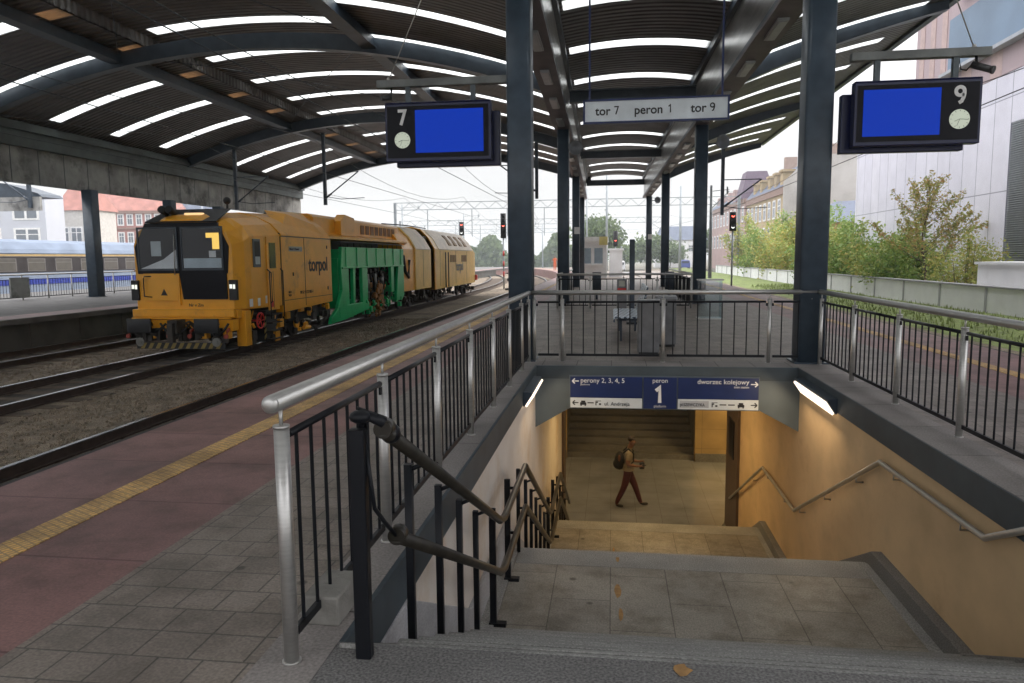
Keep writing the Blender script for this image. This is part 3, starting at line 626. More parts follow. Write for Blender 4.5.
# longitudinal girders over the platform columns
CY = [-2.6, 11.2, 25, 39, 53]
def girder(xc, side, mb_in, mb_fl, mb_sh):
    for a, b in zip([-9]+CY[1:-1], CY[1:-1]+[54.2]):
        xa, xb = xc+colx(a), xc+colx(b); s = side   # s=+1: inner face looks to +x
        def P4(dx0, dx1, z0, z1):
            return [[(xa+dx0, a, z0), (xa+dx1, a, z0), (xa+dx1, a, z1), (xa+dx0, a, z1)], [(xb+dx0, b, z0), (xb+dx1, b, z0), (xb+dx1, b, z1), (xb+dx0, b, z1)]]
        mb_fl.loft(P4(-.26, .26, 5.70, 5.76))
        mb_in.loft(P4(*((.16, .19) if s > 0 else (-.19, -.16)), 5.78, 7.0))
        mb_in.loft(P4(*((-.22, -.19) if s > 0 else (.19, .22)), 5.78, 7.0))
        mb_sh.loft(P4(*((.12, .30) if s > 0 else (-.30, -.12)), 7.0, 7.25))
        mb_sh.loft(P4(-.26, -.2, 5.76, 5.84)); mb_sh.loft(P4(.2, .26, 5.76, 5.84))
        mb_sh.loft(P4(-.34, .34, 7.255, 7.31))
for xc, s in ((-1.42, 1), (3.02, -1)):
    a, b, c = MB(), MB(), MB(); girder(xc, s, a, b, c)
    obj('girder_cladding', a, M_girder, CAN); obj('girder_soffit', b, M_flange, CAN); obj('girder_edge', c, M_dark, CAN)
    y = 6.
    while y < 52:
        x = xc+colx(y)
        obj('soffit_lamp', MB().box(x-.10, x+.10, y-.62, y+.62, 5.655, 5.70).box(x-.065, x+.065, y-.58, y+.58, 5.64, 5.656), mat('unlit lamp cover', (.33, .35, .36), .3), CAN)
        y += 2.9
# platform 2 girder and columns
obj('girder_cladding', MB().box(-23.62, -23.45, Y0, 54.4, 4.72, 6.15), M_conc, CAN)
obj('girder_cladding', MB().box(-23.6, -23.2, Y0, 54.3, 6.14, 7.1).box(-23.30, -23.05, Y0, 54.3, 6.75, 6.95), M_trough, CAN)
mb = MB()
for k in range(43): mb.box(-23.448, -23.44, -8+k*1.45, -8+k*1.45+.03, 4.74, 6.13)
obj('cladding_joint', mb, M_dark, CAN)
def column(x, y, w, d, ztop, z0=0, m=None):
    mb = MB().rbox(x-w/2, x+w/2, y-d/2, y+d/2, z0, ztop, .05, 4).box(x-w/2-.05, x+w/2+.05, y-d/2-.05, y+d/2+.05, z0, z0+.02)
    return obj('column', mb, M_colpaint, CAN)
for y in CY[1:]:
    w = .36 if y < 12 else .38
    column(-1.36+colx(y)*1.25, y, w, .42, 5.7); column((2.84 if y < 12 else 2.98)+colx(y)*.72, y, w+.02, .42, 5.7)
CP2 = (16.5, 30.6, 36.6, 41.5, 48, 53.5)
for y in CP2: column(-23.0, y, .5, .5, 4.72)
# column fittings
def speaker(x, y, z, d, lab):
    t = thing('loudspeaker', (x, y, z), lab, 'loudspeaker', 'horn loudspeakers on the columns')
    a = Vector(d).normalized(); c = Vector((x, y, z)); rings = []
    u = Vector((0, 0, 1)); xx = a.cross(u).normalized(); zz = xx.cross(a)
    for s, r in ((-.16, .05), (-.1, .08), (0, .09), (.1, .14), (.2, .22), (.22, .235), (.2, .19), (.05, .07)):
        rings.append([c+a*s+(xx*math.cos(k*.524)+zz*math.sin(k*.524))*r for k in range(12)])
    obj('horn', MB().loft(rings, True, True), mat('speaker grey', (.20, .21, .23), .4, .3), t)
    obj('mount', MB().beam(c-a*.12, c-a*.12+Vector((-.22 if x > -2 and x < 2.5 else -.25, .15, 0)), .05, .05), M_dark, t)
speaker(-1.25, 24.6, 5.05, (.3, -1, 0), 'horn loudspeaker on the second column of the left row')
speaker(3.35, 24.6, 5.1, (.4, -1, 0), 'horn loudspeaker on the second column of the right row')
speaker(3.0, 52.6, 5.4, (.4, -1, 0), 'horn loudspeaker on the farthest column of the right row')
for (x, y, lab) in ((-1.8, 38.77, 'small white notice plate on the third column of the left row'), (2.61, 52.77, 'small white notice plate on the farthest column of the right row')):
    tag(obj('notice_plate', MB().box(x-.14, x+.14, y-.02, y, 2.75, 3.1), M_white), lab, 'plate')

# hanging catenary posts
def drop(x, y, z0, z1, dirx, lab, arm=True):
    t = thing('catenary_drop_post', (x, y, z0), lab, 'catenary post', 'catenary posts hanging from the roof')
    obj('post', MB().box(x-.08, x+.08, y-.08, y+.08, z0, z1).box(x-.16, x+.16, y-.16, y+.16, z1-.03, z1), M_dark, t)
    if arm:
        a = MB().tube([(x, y, z0+.35), (x+dirx*1.9, y, z0+1.75)], .035, 8).tube([(x, y, z0+1.75), (x+dirx*1.9, y, z0+1.75)], .025, 8)
        a.tube([(x, y, z0+.45), (x+dirx*.9, y, z0+.3), (x+dirx*2.2, y, z0+.35)], .02, 6).tube([(x+dirx*.1, y, z0+.42), (x+dirx*.35, y, z0+.60)], .055, 8)
        obj('cantilever_arm', a, M_dark, t)
drop(-15.4, 39, 4.5, 8.3, 1, 'catenary post hanging from the roof above the yellow machine, nearer of two')
drop(-20.5, 39, 4.35, 7.6, 1, 'catenary post hanging from the roof left of the yellow machine roof')
drop(-30.45, 35.9, 4.43, 5.7, -1, 'short catenary post hanging from the next canopy at far left')
fc = thing('far_canopy', (-34, 38, 4.3), 'edge of another platform canopy with pale fascia seen at far left under the big girder', 'canopy')
obj('fascia', MB().box(-42, -30.0, 36.05, 36.2, 4.30, 5.02), M_conc, fc)
obj('roof', MB().prism([(-42, 36.21, 5.03), (-30.0, 36.21, 5.03), (-30.2, 36.21, 5.2), (-32, 36.21, 5.75), (-35, 36.21, 6.1), (-42, 36.21, 6.2)], (0, 1.6, 0)), M_dark, fc)
obj('column', MB().box(-38.2, -37.9, 36.5, 36.8, 0, 5.02), M_dark, fc)
drop(5.5, 39, 3.6, 8.1, 1, 'catenary post hanging from the right canopy beyond the second column')
drop(-3.9, 39, 4.6, 7.9, -1, 'short catenary post hanging behind the first left column')
# contact and messenger wires
for i, x in enumerate(TX+[7.95]):
    mb = MB(); ys2 = [8]+list(range(12, 128, 6)); dro = []
    mb.tube([(x+curve(y), y, 4.75) for y in ys2], .012, 5); ms = []
    for y in range(8, 128, 3):
        s = ((y-25) % 28)/28; z = 5.0+.95*(2*s-1)**2; ms.append((x+curve(y), y, z))
        if y % 6 == 0: mb.tube([(x+curve(y), y, 4.75), (x+curve(y), y, z)], .006, 4)
    mb.tube(ms, .010, 5)
    tag(obj('overhead_wire', mb, mat('wire', (.05, .06, .07), .5)), ['overhead wire above the empty track nearest the red platform', 'overhead wire above the yellow machine', 'overhead wire above the track beside the opposite platform', 'overhead wire above the track on the right of the platform'][i], 'wire', 'overhead wires')

# ================================================================== DISPLAYS AND SIGNS UNDER THE ROOF
def display(x0, x1, y, z0, z1, num, num_left, lab, yaw):
    xc = (x0+x1)/2; t = thing('platform_display', (xc, y, z0), lab, 'display', 'blue platform displays')
    w = x1-x0; X = lambda u: x0+u*w
    obj('housing', MB().box(x0, x1, y, y+.16, z0, z1).prism([(x0, y, z1), (x1, y, z1), (x1, y+.16, z1), (x0, y+.16, z1)], (0, 0, .02)), M_bluef, t, .012)
    d = .10*(1 if num_left else -1)
    obj('rear_housing', MB().box(x0+d, x1+d, y+.22, y+.36, z0-.06, z1-.10), M_bluef, t, .012)
    obj('connector', MB().box(xc-.3, xc+.3, y+.15, y+.23, z0+.2, z1-.2), M_bluef, t)
    obj('bezel', MB().box(x0+.035, x1-.035, y-.006, y-.0005, z0+.05, z1-.04), M_gloss, t)
    su, sv = ((.29, .93) if num_left else (.07, .68))
    obj('screen', MB().box(X(su), X(sv), y-.011, y-.0065, z0+.12, z1-.10), emis('blue screen', (.003, .035, .40), .45), t)
    cu = .165 if num_left else .83
    cz = z0+.31; r = .118 if num_left else .125
    cf = obj('clock_face', MB().disc((X(cu), y-.007, cz), r, (0, -1, 0), .012), emis('clock face', (.75, .85, .68), .18, (.5, .52, .45)), t)
    mb = MB()
    for k in range(12):
        a = k*math.pi/6; mb.beam((X(cu)+math.sin(a)*r*.78, y-.021, cz+math.cos(a)*r*.78), (X(cu)+math.sin(a)*r*.92, y-.021, cz+math.cos(a)*r*.92), .003, .007, (0, 1, 0))
    for a, l, ww in ((R(246), .55, .013), (R(96), .85, .009), (R(200), .75, .004)):
        mb.beam((X(cu), y-.0225, cz), (X(cu)+math.sin(a)*r*l, y-.0225, cz+math.cos(a)*r*l), .003 if ww < .01 else .004, ww, (0, 1, 0))
    obj('clock_hands', mb, M_blacktxt, cf)
    strokes('lettering', num, X(cu)-.075, z1-.31, .22, .045, y-.009, M_whitetxt, t)
    obj('hanger', MB().box(X(.2)-.035, X(.2)+.035, y+.13, y+.20, z1, 4.12), M_beam, t); obj('hanger', MB().box(X(.82)-.035, X(.82)+.035, y+.13, y+.20, z1, 4.12), M_beam, t)
    t.rotation_euler = (0, 0, yaw)
    return t
display(-3.37, -1.77, 11.0, 3.0, 3.84, '7', True, 'blue platform display with number 7 and clock at its left', R(0))
display(3.17, 4.74, 10.6, 2.98, 3.80, '9', False, 'blue platform display with number 9 and clock at its right', R(0))
M_brk = mat('bracket steel', (.16, .17, .165), .5, .4, .3, 4)
def bracket(x0, x1, y, xr, yr, lab):
    t = thing('display_bracket', ((x0+x1)/2, y, 4.1), lab, 'bracket', 'brackets carrying the displays')
    obj('beam', MB().box(x0, x1, y-.06, y+.06, 4.11, 4.22), M_brk, t, .006)
    obj('tie_rod', MB().tube([(xr, y, 4.22), (xr+yr, y, 7.0)], .008, 6).ball((xr, y, 4.24), .03, 8, 6), M_steel, t)
bracket(-3.52, -1.5, 11.17, -3.35, 1.3, 'grey steel bracket and tie rod carrying the display 7')
bracket(3.15, 4.88, 10.77, 4.68, -1.1, 'grey steel bracket and tie rod carrying the display 9')
t = thing('security_camera', (4.8, 10.72, 3.9), 'small grey security camera under the end of the right bracket', 'camera')
obj('body', MB().tube([(4.64, 10.72, 4.0), (4.83, 10.60, 3.90)], .045, 12).tube([(4.83, 10.6, 3.9), (4.85, 10.58, 3.89)], .052, 12), mat('camera grey', (.05, .05, .05), .4), t)
obj('mount', MB().tube([(4.70, 10.74, 4.11), (4.70, 10.72, 4.0)], .018, 8).tube([(4.5, 10.76, 4.1), (4.52, 10.74, 3.95), (4.58, 10.72, 3.93), (4.64, 10.72, 4.0)], .009, 6), M_bar, t)
tag(obj('security_camera', MB().tube([(-3.3, 11.1, 3.95), (-3.42, 11.0, 3.93)], .04, 10).tube([(-3.3, 11.15, 4.1), (-3.3, 11.1, 3.95)], .015, 6), mat('camera grey', (.05, .05, .05), .4)), 'small dark security camera behind the display 7 bracket', 'camera')
t = thing('platform_sign', (.66, 12, 3.63), 'long white sign in a blue frame reading tor 7 peron 1 tor 9', 'sign')
obj('panel', MB().box(-.43, 1.74, 11.985, 12.045, 3.655, 3.965), mat('pale sign panel', (.72, .78, .82), .45), t)  # plain pale panel colour, no glow of its own
obj('frame', MB().box(-.46, 1.77, 11.97, 12.06, 3.965, 3.995).box(-.46, 1.77, 11.97, 12.06, 3.625, 3.655).box(-.46, -.43, 11.97, 12.06, 3.655, 3.965).box(1.74, 1.77, 11.97, 12.06, 3.655, 3.965), M_blue, t)
for s, x in (('tor', -.27), ('peron', .33), ('tor', 1.19)): text('lettering', s, (x, 11.982, 3.755), .185, M_blacktxt, t, sx=.98, bold=.003)
for s, x in (('7', .015), ('1', .84), ('9', 1.475)): strokes('lettering', s, x, 3.76, .125, .018, 11.981, M_blacktxt, t)
for x in (-.36, 1.66): obj('hanger_rod', MB().box(x-.015, x+.015, 12.0, 12.03, 3.99, 7.3), M_blue, t)

# ================================================================== TRACK MACHINE on the second track
XC = -10.6; HW = 1.5; XS = XC+HW      # near side plane at X = -9.1
tm = thing('track_machine', (XC, 32, -.76), 'long orange and green track maintenance machine standing on the second track', 'rail vehicle')
def sect(hw, z0, zs, zr_, hr, y, zc=None):   # closed cross-section ring
    zc = zc or zr_-.12
    return [(XC-hw, y, z0), (XC+hw, y, z0), (XC+hw, y, zs), (XC+(hw+hr)/2+.06, y, (zs+zc)/2+.05), (XC+hr, y, zc), (XC+hr*.4, y, zr_), (XC-hr*.4, y, zr_), (XC-hr, y, zc), (XC-(hw+hr)/2-.06, y, (zs+zc)/2+.05), (XC-hw, y, zs)]
cabb = MB().loft([sect(1.30, .34, 1.95, 2.58, .95, 17.30), sect(1.47, .34, 2.02, 2.70, 1.0, 17.6), sect(HW, .32, 2.15, 2.74, 1.02, 17.85), sect(HW, .30, 2.25, 2.86, .85, 19.6)])
cabb.box(XC-1.36, XC+1.36, 17.16, 17.29, .16, .36).box(XC-1.40, XC+1.40, 17.295, 17.9, .12, .335)
body = obj('cab_body', cabb, M_orange, tm, .02)
pan_ = MB().loft([sect(HW+.02, .10, 2.27, 2.88, .85, 19.62), sect(HW+.02, .20, 2.23, 3.0, .85, 23.3)])
obj('side_body', pan_, M_orange, tm, .015)
# folded roof housing on the near side
obj('roof_housing', MB().add([(XS-.15, 20.0, 2.3), (XS-.02, 22.9, 2.27), (XS-.9, 20.6, 3.0), (XS-.9, 23.2, 3.06), (XS-.40, 20.9, 2.90), (XS-.22, 22.5, 2.66)], [(0, 1, 5, 4), (0, 4, 2), (4, 5, 3, 2), (1, 3, 5)]), M_orange, tm)
obj('roof_seam', MB().box(XS-1.2, XS+.0, 19.57, 19.61, 2.27, 2.30).box(XS+.021, XS+.03, 19.6, 23.3, 2.2, 2.225).box(XS+.0, XS+.012, 19.585, 19.62, .3, 2.2), M_blk, tm)
# front face: black windscreen surround, panes, lower panel
yf = 17.30
fr = MB().add([(XC-1.22, yf-.015, 1.10), (XC+1.16, yf-.015, 1.10), (XC+1.22, yf-.015, 1.9), (XC+.95, yf-.015, 2.47), (XC-.95, yf-.015, 2.47), (XC-1.25, yf-.015, 1.9)], [(0, 1, 2, 3, 4, 5)])
front = MB().prism([(XC-1.22, yf-.02, 1.24), (XC+1.18, yf-.02, 1.24), (XC+1.24, yf-.02, 1.9), (XC+.96, yf-.02, 2.50), (XC-.96, yf-.02, 2.50), (XC-1.27, yf-.02, 1.9)], (0, .10, 0))
obj('windscreen_surround', front, M_gloss, tm, .01)
obj('cab_roof_front', MB().prism([(XC-.95, yf-.02, 2.503), (XC+.95, yf-.02, 2.503), (XC+.85, yf+.9, 2.86), (XC-.85, yf+.9, 2.86)], (0, 0, .03)), M_gloss, tm)
obj('roof_lamp', MB().box(XC-.1, XC+.35, yf+.35, yf+.5, 2.64, 2.76), emis('roof lamp glow', (1, .62, .3), .6), tm)
def pane(x0, x1, z0, z1, nm, lab):
    p = obj(nm, MB().box(x0, x1, yf-.045, yf-.04, z0, z1), M_glass, tm); p['label'] = lab; return p
p1 = pane(XC-1.14, XC-.13, 1.36, 2.36, 'windscreen', 'left windscreen pane')
p2 = pane(XC+.02, XC+1.06, 1.36, 2.36, 'windscreen', 'right windscreen pane with a lit lamp behind it')
obj('windscreen_frame', MB().box(XC-1.18, XC-1.14, yf-.05, yf-.02, 1.32, 2.40).box(XC-.13, XC-.10, yf-.05, yf-.02, 1.32, 2.40).box(XC-.01, XC+.02, yf-.05, yf-.02, 1.32, 2.40).box(XC+1.06, XC+1.10, yf-.05, yf-.02, 1.32, 2.40)
    .box(XC-1.14, XC-.13, yf-.05, yf-.02, 2.36, 2.40).box(XC+.02, XC+1.06, yf-.05, yf-.02, 2.36, 2.40).box(XC-1.14, XC-.13, yf-.05, yf-.02, 1.32, 1.36).box(XC+.02, XC+1.06, yf-.05, yf-.02, 1.32, 1.36), M_dark, tm)
obj('sun_shade', MB().prism([(XC-1.12, yf-.03, 1.37), (XC-.15, yf-.03, 1.37), (XC-.15, yf-.03, 1.84), (XC-.5, yf-.03, 1.60)], (0, .005, 0)), M_white, p1)
obj('window_sticker', MB().box(XC-.82, XC-.55, yf-.032, yf-.028, 1.68, 2.05), mat('pale sticker and reflection', (.5, .55, .55)), p1)
obj('sun_shade', MB().box(XC+.04, XC+1.04, yf-.03, yf-.025, 1.38, 1.62), mat('pale cloth', (.5, .58, .62), .8), p2)
obj('cab_lamp', MB().box(XC+.66, XC+1.0, yf-.03, yf-.025, 2.12, 2.24).box(XC+.82, XC+1.0, yf-.0305, yf-.025, 1.84, 2.12), emis('cab lamp glow', (1, .62, .12), .55), p2)
obj('driver_shirt', MB().box(XC+.72, XC+.9, yf-.029, yf-.025, 1.64, 1.80), M_white, p2)
obj('wiper', MB().tube([(XC-.2, yf-.06, 1.2), (XC-.17, yf-.06, 2.2)], .012, 6), M_steel, tm)
obj('lower_window', MB().prism([(XC-.02, yf-.03, .60), (XC+1.15, yf-.03, .60), (XC+1.15, yf-.03, 1.26), (XC-.10, yf-.03, 1.26)], (0, .03, 0)), M_gloss, tm)
obj('front_panel', MB().box(XC-1.08, XC-.15, yf-.035, yf-.001, .56, 1.25).box(XC-.14, XC-.10, yf-.05, yf-.001, .45, 1.25), M_orange, tm, .01)
obj('warning_symbol', MB().prism([(XC-.62, yf-.036, .70), (XC-.44, yf-.036, .70), (XC-.53, yf-.036, .87)], (0, -.002, 0)), M_blk, tm)
for s in (-1, 1):
    h = obj('headlight', MB().box(XC+s*1.31-.10, XC+s*1.31+.10, yf-.06, yf+.05, .58, 1.08), M_blk, tm, .01)
    obj('lens', MB().box(XC+s*1.31-.075, XC+s*1.31-.005, yf-.066, yf-.059, .87, .97).box(XC+s*1.31+.015, XC+s*1.31+.070, yf-.066, yf-.059, .86, .97), emis('headlight glow', (.95, 1, .85), .45, (.6, .6, .6)), h)
obj('grab_rail', MB().tube([(XC-.86, yf-.03, 1.18), (XC-1.0, yf-.10, 1.18), (XC-1.03, yf-.10, 1.12), (XC-1.03, yf-.1, .68), (XC-.86, yf-.04, .66)], .014, 6), M_blk, tm)
text('lettering', 'Nr v Zm', (XC+.1, yf-.012, .42), .11, M_blk, tm)
# buffer beam, buffers, plough, coupler
obj('buffer_beam', MB().box(XC-1.35, XC+1.35, 17.1, 17.4, -.18, .10).box(XC-1.32, XC+1.32, 17.05, 17.12, .12, .16), M_orange, tm, .01)
for s in (-1, 1):
    mb = MB().tube([(XC+s*.88, 17.12, -.02), (XC+s*.88, 16.75, -.02)], .10, 12); mb.rbox(XC+s*.88-.32, XC+s*.88+.32, 16.66, 16.74, -.19, .16, .035)
    obj('buffer', mb, M_blk, tm, .02)
obj('coupler', MB().box(XC-.16, XC+.10, 16.72, 17.1, -.2, .12).box(XC-.1, XC+.04, 16.6, 16.75, -.42, .05).tube([(XC+.25, 17.05, -.1), (XC+.22, 16.9, .04), (XC+.35, 16.85, .08), (XC+.45, 17., -.05)], .025, 6), M_under2, tm, .01)
mb, mb2 = MB(), MB()
for k in range(-5, 6):
    mb.prism([(XC+k*.2-.05, 16.95, -.60), (XC+k*.2+.05, 16.95, -.60), (XC+k*.2+.13, 16.95, -.46), (XC+k*.2+.03, 16.95, -.46)], (0, -.004, 0))
obj('rail_plough', MB().box(XC-1.15, XC+1.2, 16.952, 17.0, -.61, -.45), M_blk, tm); obj('warning_stripes', mb, mat('warning yellow', (.26, .19, .05), .6), tm)
mb = MB(); rnd = random.Random(9)
for k in range(26):
    x = XC+rnd.uniform(-1.3, 1.3); mb.box(x-.04, x+.05, 16.95, 17.3, -.22-rnd.uniform(.05, .22), -.1)
for x in (XC-.95, XC+.95, XC+1.15): mb.disc((x, 17.0, -.38), .12, (0, 1, 0), .06, 14)
obj('front_fittings', mb, M_under2, tm)
for k, (x0_, x1_, sag) in enumerate(((-1.0, -.35, .22), (-.5, .3, .28), (.3, 1.05, .2), (.75, 1.3, .3))):
    obj('brake_hose', MB().tube([(XC+x0_+(x1_-x0_)*u, 16.98-.10*math.sin(u*3.14), .02-sag*math.sin(u*3.14)) for u in (0, .2, .4, .6, .8, 1)], .028, 7), M_blk, tm)
for x_ in (-1.28, -.2, .35, 1.30): obj('coupling_head', MB().tube([(XC+x_, 17.0, -.12), (XC+x_, 16.9, -.16), (XC+x_, 16.86, -.30)], .035, 8).disc((XC+x_, 16.86, -.28), .055, (0, -1, 0), .05, 12), mat('red hose cock', (.30, .04, .02), .5), tm)
for x_ in (-1.05, .98): obj('front_lamp_wheel', MB().disc((XC+x_, 16.98, -.44), .11, (0, -1, 0), .05, 16).disc((XC+x_, 16.925, -.44), .05, (0, -1, 0), .02, 12), mat('steel cylinders', (.3, .3, .28), .3, .7), tm)
mb = MB(); 
for x in (XC-.75, XC+.62, XC+1.2): mb.box(x-.08, x+.07, 17.0, 17.2, -.36, -.05)
obj('front_brackets', mb, M_orange, tm, .01)
# side: windows, doors, rails, markings
def side_win(y0, y1, z0, z1, nm='side_window'):
    f = obj(nm, MB().box(XS+.0, XS+.035, y0, y1, z0, z1), M_beam, tm, .008)
    obj('pane', MB().box(XS+.036, XS+.04, y0+.05, y1-.05, z0+.06, z1-.06), M_gloss, f)
    return f
f = side_win(17.98, 18.36, 1.38, 2.10)
obj('painted_reflection', MB().box(XS+.041, XS+.042, 18.04, 18.30, 1.45, 1.65), mat('pale sticker and reflection', (.5, .55, .55)), f)  # pale patch on the pane, a window reflection painted as colour
d = obj('cab_door', MB().box(XS+.001, XS+.03, 18.72, 19.36, .22, 2.18), M_orange, tm, .01)
obj('pane', MB().box(XS+.031, XS+.036, 18.84, 19.22, 1.34, 2.02), M_glassdark, d)
obj('handle', MB().tube([(XS+.03, 18.8, 1.26), (XS+.09, 18.8, 1.22), (XS+.09, 18.8, .45), (XS+.03, 18.8, .4)], .014, 6), M_blk, d)
obj('door_seam', MB().box(XS+.031, XS+.033, 19.02, 19.04, .25, 1.26), M_blk, d)
for y in (18.68, 19.48): obj('grab_rail', MB().tube([(XS+.03, y, 1.32), (XS+.10, y, 1.26), (XS+.10, y, .3), (XS+.10, y, .0)], .016, 6), M_blk, tm)
st = obj('cab_steps', MB().box(XS-.5, XS-.1, 18.75, 19.4, -.62, .2), M_blk, tm)
mb = MB()
for k in range(4): mb.box(XS-.12, XS+.08, 18.78, 19.38, .08-.22*k, .11-.22*k)
obj('step_treads', mb, M_under2, st)
mb = MB()
for k in range(4): mb.prism([(XS-.095, 18.62, -.55+k*.16), (XS-.095, 18.72, -.48+k*.16), (XS-.095, 18.72, -.40+k*.16), (XS-.095, 18.62, -.47+k*.16)], (.02, 0, 0))
obj('warning_stripes', mb, mat('warning yellow', (.26, .19, .05), .6), st)
mb = MB(); c = Vector((XS+.05, 18.15, -.0))
mb.tube([c+Vector((0, math.cos(k*.449)*.2, math.sin(k*.449)*.2)) for k in range(15)], .022, 6)
for k in range(5): mb.tube([c, c+Vector((0, math.cos(k*1.257)*.2, math.sin(k*1.257)*.2))], .016, 6)
mb.tube([c, c-Vector((.3, 0, 0))], .03, 8)
obj('handwheel', mb, M_redpaint, tm)
RZ = (R(90), 0, R(90))
text('lettering', 'torpol', (XS+.028, 21.45, 1.22), .60, M_blk, tm, rot=RZ, bold=.012, sx=.98)
obj('plate', MB().box(XS+.021, XS+.03, 20.1, 21.0, 1.80, 1.94), mat('pale plate', (.4, .4, .34)), tm)
text('lettering', 'Plasser & Theurer', (XS+.032, 20.13, 1.84), .09, M_blk, tm, rot=RZ)
text('lettering', '99 51 9 122 003-1', (XS+.030, 20.75, .56), .13, M_blk, tm, rot=RZ)
text('lettering', '38,0 t\n36,0 t', (XS+.030, 19.95, .62), .09, M_blk, tm, rot=RZ)
mb = MB()
for y, z, w in ((17.7, .38, .18), (18.15, .38, .14), (18.58, .42, .10)): mb.box(XS+.001, XS+.006, y, y+w, z, z+.2)
obj('notices', mb, M_white, tm); obj('notices', MB().box(XS+.031, XS+.034, 18.85, 19.0, .3, .46), M_redpaint, tm)
mb = MB().box(XS+.021, XS+.027, 21.15, 21.17, .2, 2.2).box(XS+.021, XS+.027, 19.7, 23.25, .42, .435)
for y, z in ((20.3, 1.1), (22.9, 1.9), (22.9, .6)): mb.box(XS+.021, XS+.035, y, y+.06, z, z+.10)
obj('panel_seams', mb, M_blk, tm)
obj('panel_seams', MB().box(XS+.001, XS+.006, 42.9, 42.93, .1, 2.0).box(XS+.001, XS+.006, 38.9, 38.93, .1, 2.0).box(XS+.001, XS+.006, 46.2, 46.23, .1, 2.0).box(XS+.001, XS+.006, 35.3, 35.33, .2, 2.0), M_under2, tm)
# underframe & wheels
def wheel(y, r=.42):
    for s in (-1, 1):
        w = obj('wheel', MB().disc((XC+s*.70, y, -.76+r), r, (s, 0, 0), .13, 24), M_under2, tm)
        obj('axle_box', MB().box(XC+s*1.0-.12, XC+s*1.0+.12, y-.16, y+.16, -.5, -.18).disc((XC+s*1.12, y, -.36), .11, (s, 0, 0), .06, 14), M_under2, w, .01)
for y in (19.95, 21.7, 33.4, 35.2, 39.0, 40.6, 46.5, 48.2): wheel(y)
obj('underframe', MB().box(XC-1.15, XC+1.15, 17.4, 23.6, -.25, .29).box(XC-.5, XC+.5, 23.4, 34.5, .1, .5), M_blk, tm)
def clutter(name, y0, y1, z0, z1, n, m, seed, xo=(-.3, .1)):
    rnd = random.Random(seed); mb = MB()
    for k in range(n):
        y = rnd.uniform(y0, y1); z = rnd.uniform(z0, z1); x = XS+rnd.uniform(*xo); q = rnd.random()
        if q < .4: mb.tube([(x, y, z), (x+rnd.uniform(-.05, .1), y+rnd.uniform(-.3, .3), z+rnd.uniform(-.3, .3))], rnd.uniform(.02, .06), 7)
        elif q < .75: s = rnd.uniform(.04, .16); mb.box(x-s, x+.03, y-s, y+s, z-s*rnd.uniform(.5, 1.5), z+s)
        else: mb.disc((x, y, z), rnd.uniform(.06, .14), (1, 0, 0), .08, 12)
    return obj(name, mb, m, tm)
clutter('brake_rigging', 17.6, 23.4, -.6, .2, 80, M_under2, 1, (-.6, -.1))
clutter('brake_rigging', 33.0, 49, -.5, -.05, 90, M_under2, 2, (-.6, -.05))
clutter('orange_fittings', 17.5, 23.4, -.5, .15, 22, M_orange, 3, (-.25, -.02))
obj('front_bracket', MB().box(XS-.28, XS-.02, 17.5, 17.8, -.60, .30), M_orange, tm, .02)
# green tamping frame
gx = XS+.02
gm = MB()
gm.prism([(gx-.12, 24.15, 1.28), (gx-.12, 31.8, 1.28), (gx-.12, 31.8, 1.98), (gx-.12, 24.3, 1.98)], (.12, 0, 0))                       # upper beam
gm.prism([(gx-.12, 24.15, 1.29), (gx-.12, 24.9, 1.29), (gx-.12, 24.9, .0), (gx-.12, 24.3, -.12)], (.12, 0, 0))                         # first leg
gm.prism([(gx-.12, 26.3, 1.29), (gx-.12, 26.9, 1.29), (gx-.12, 26.9, -.05), (gx-.12, 26.3, -.05)], (.12, 0, 0))
gm.prism([(gx-.12, 25.35, 1.29), (gx-.12, 25.6, 1.29), (gx-.12, 25.5, .0), (gx-.12, 25.3, .0)], (.12, 0, 0))
gm.prism([(gx-.12, 31.0, 1.29), (gx-.12, 31.8, 1.29), (gx-.12, 31.8, -.0), (gx-.12, 31.5, -.2), (gx-.12, 30.6, -.2)], (.12, 0, 0))
gm.prism([(gx-.12, 29.9, 1.29), (gx-.12, 30.3, 1.29), (gx-.12, 30.3, .2), (gx-.12, 29.9, .2)], (.12, 0, 0))
gm.prism([(gx-.12, 23.2, -.35), (gx-.12, 23.9, -.02), (gx-.12, 27.0, -.02), (gx-.12, 27.0, -.30), (gx-.12, 24.5, -.5), (gx-.12, 23.1, -.55)], (.12, 0, 0))
gm.prism([(gx-.12, 23.75, -.05), (gx-.12, 24.3, -.05), (gx-.12, 24.3, .6)], (.12, 0, 0))
for k_ in range(7): gm.box(gx+.001, gx+.03, 24.6+k_*1.12, 24.68+k_*1.12, 1.30, 1.97)
gm.box(gx+.001, gx+.05, 24.2, 31.75, 1.24, 1.30)
gm.box(gx-1.2, gx-.13, 24.3, 31.7, 1.6, 1.9).box(gx-.9, gx-.14, 24.2, 24.5, -.1, 1.6).box(gx-.9, gx-.14, 31.2, 31.5, -.1, 1.6).box(gx-2.6, gx-2.5, 24.3, 31.7, -.1, 1.9)
obj('green_frame', gm, M_green, tm, .03)
obj('shade_backplate', MB().box(XC-.6, XC-.5, 23.4, 32.2, -.1, 2.26).box(XC+.3, XC+.4, 24.3, 31.7, 1.9, 2.25).box(XC-.49, XC+.6, 27.6, 27.8, .2, 1.9), mat('dark shaded machinery', (.02, .035, .03), .6), tm)  # fills the gaps behind the frame, their shade put into its dark colour
clutter('tamping_unit', 27.1, 31.0, -.5, 1.25, 170, M_under2, 6, (-.8, -.1))
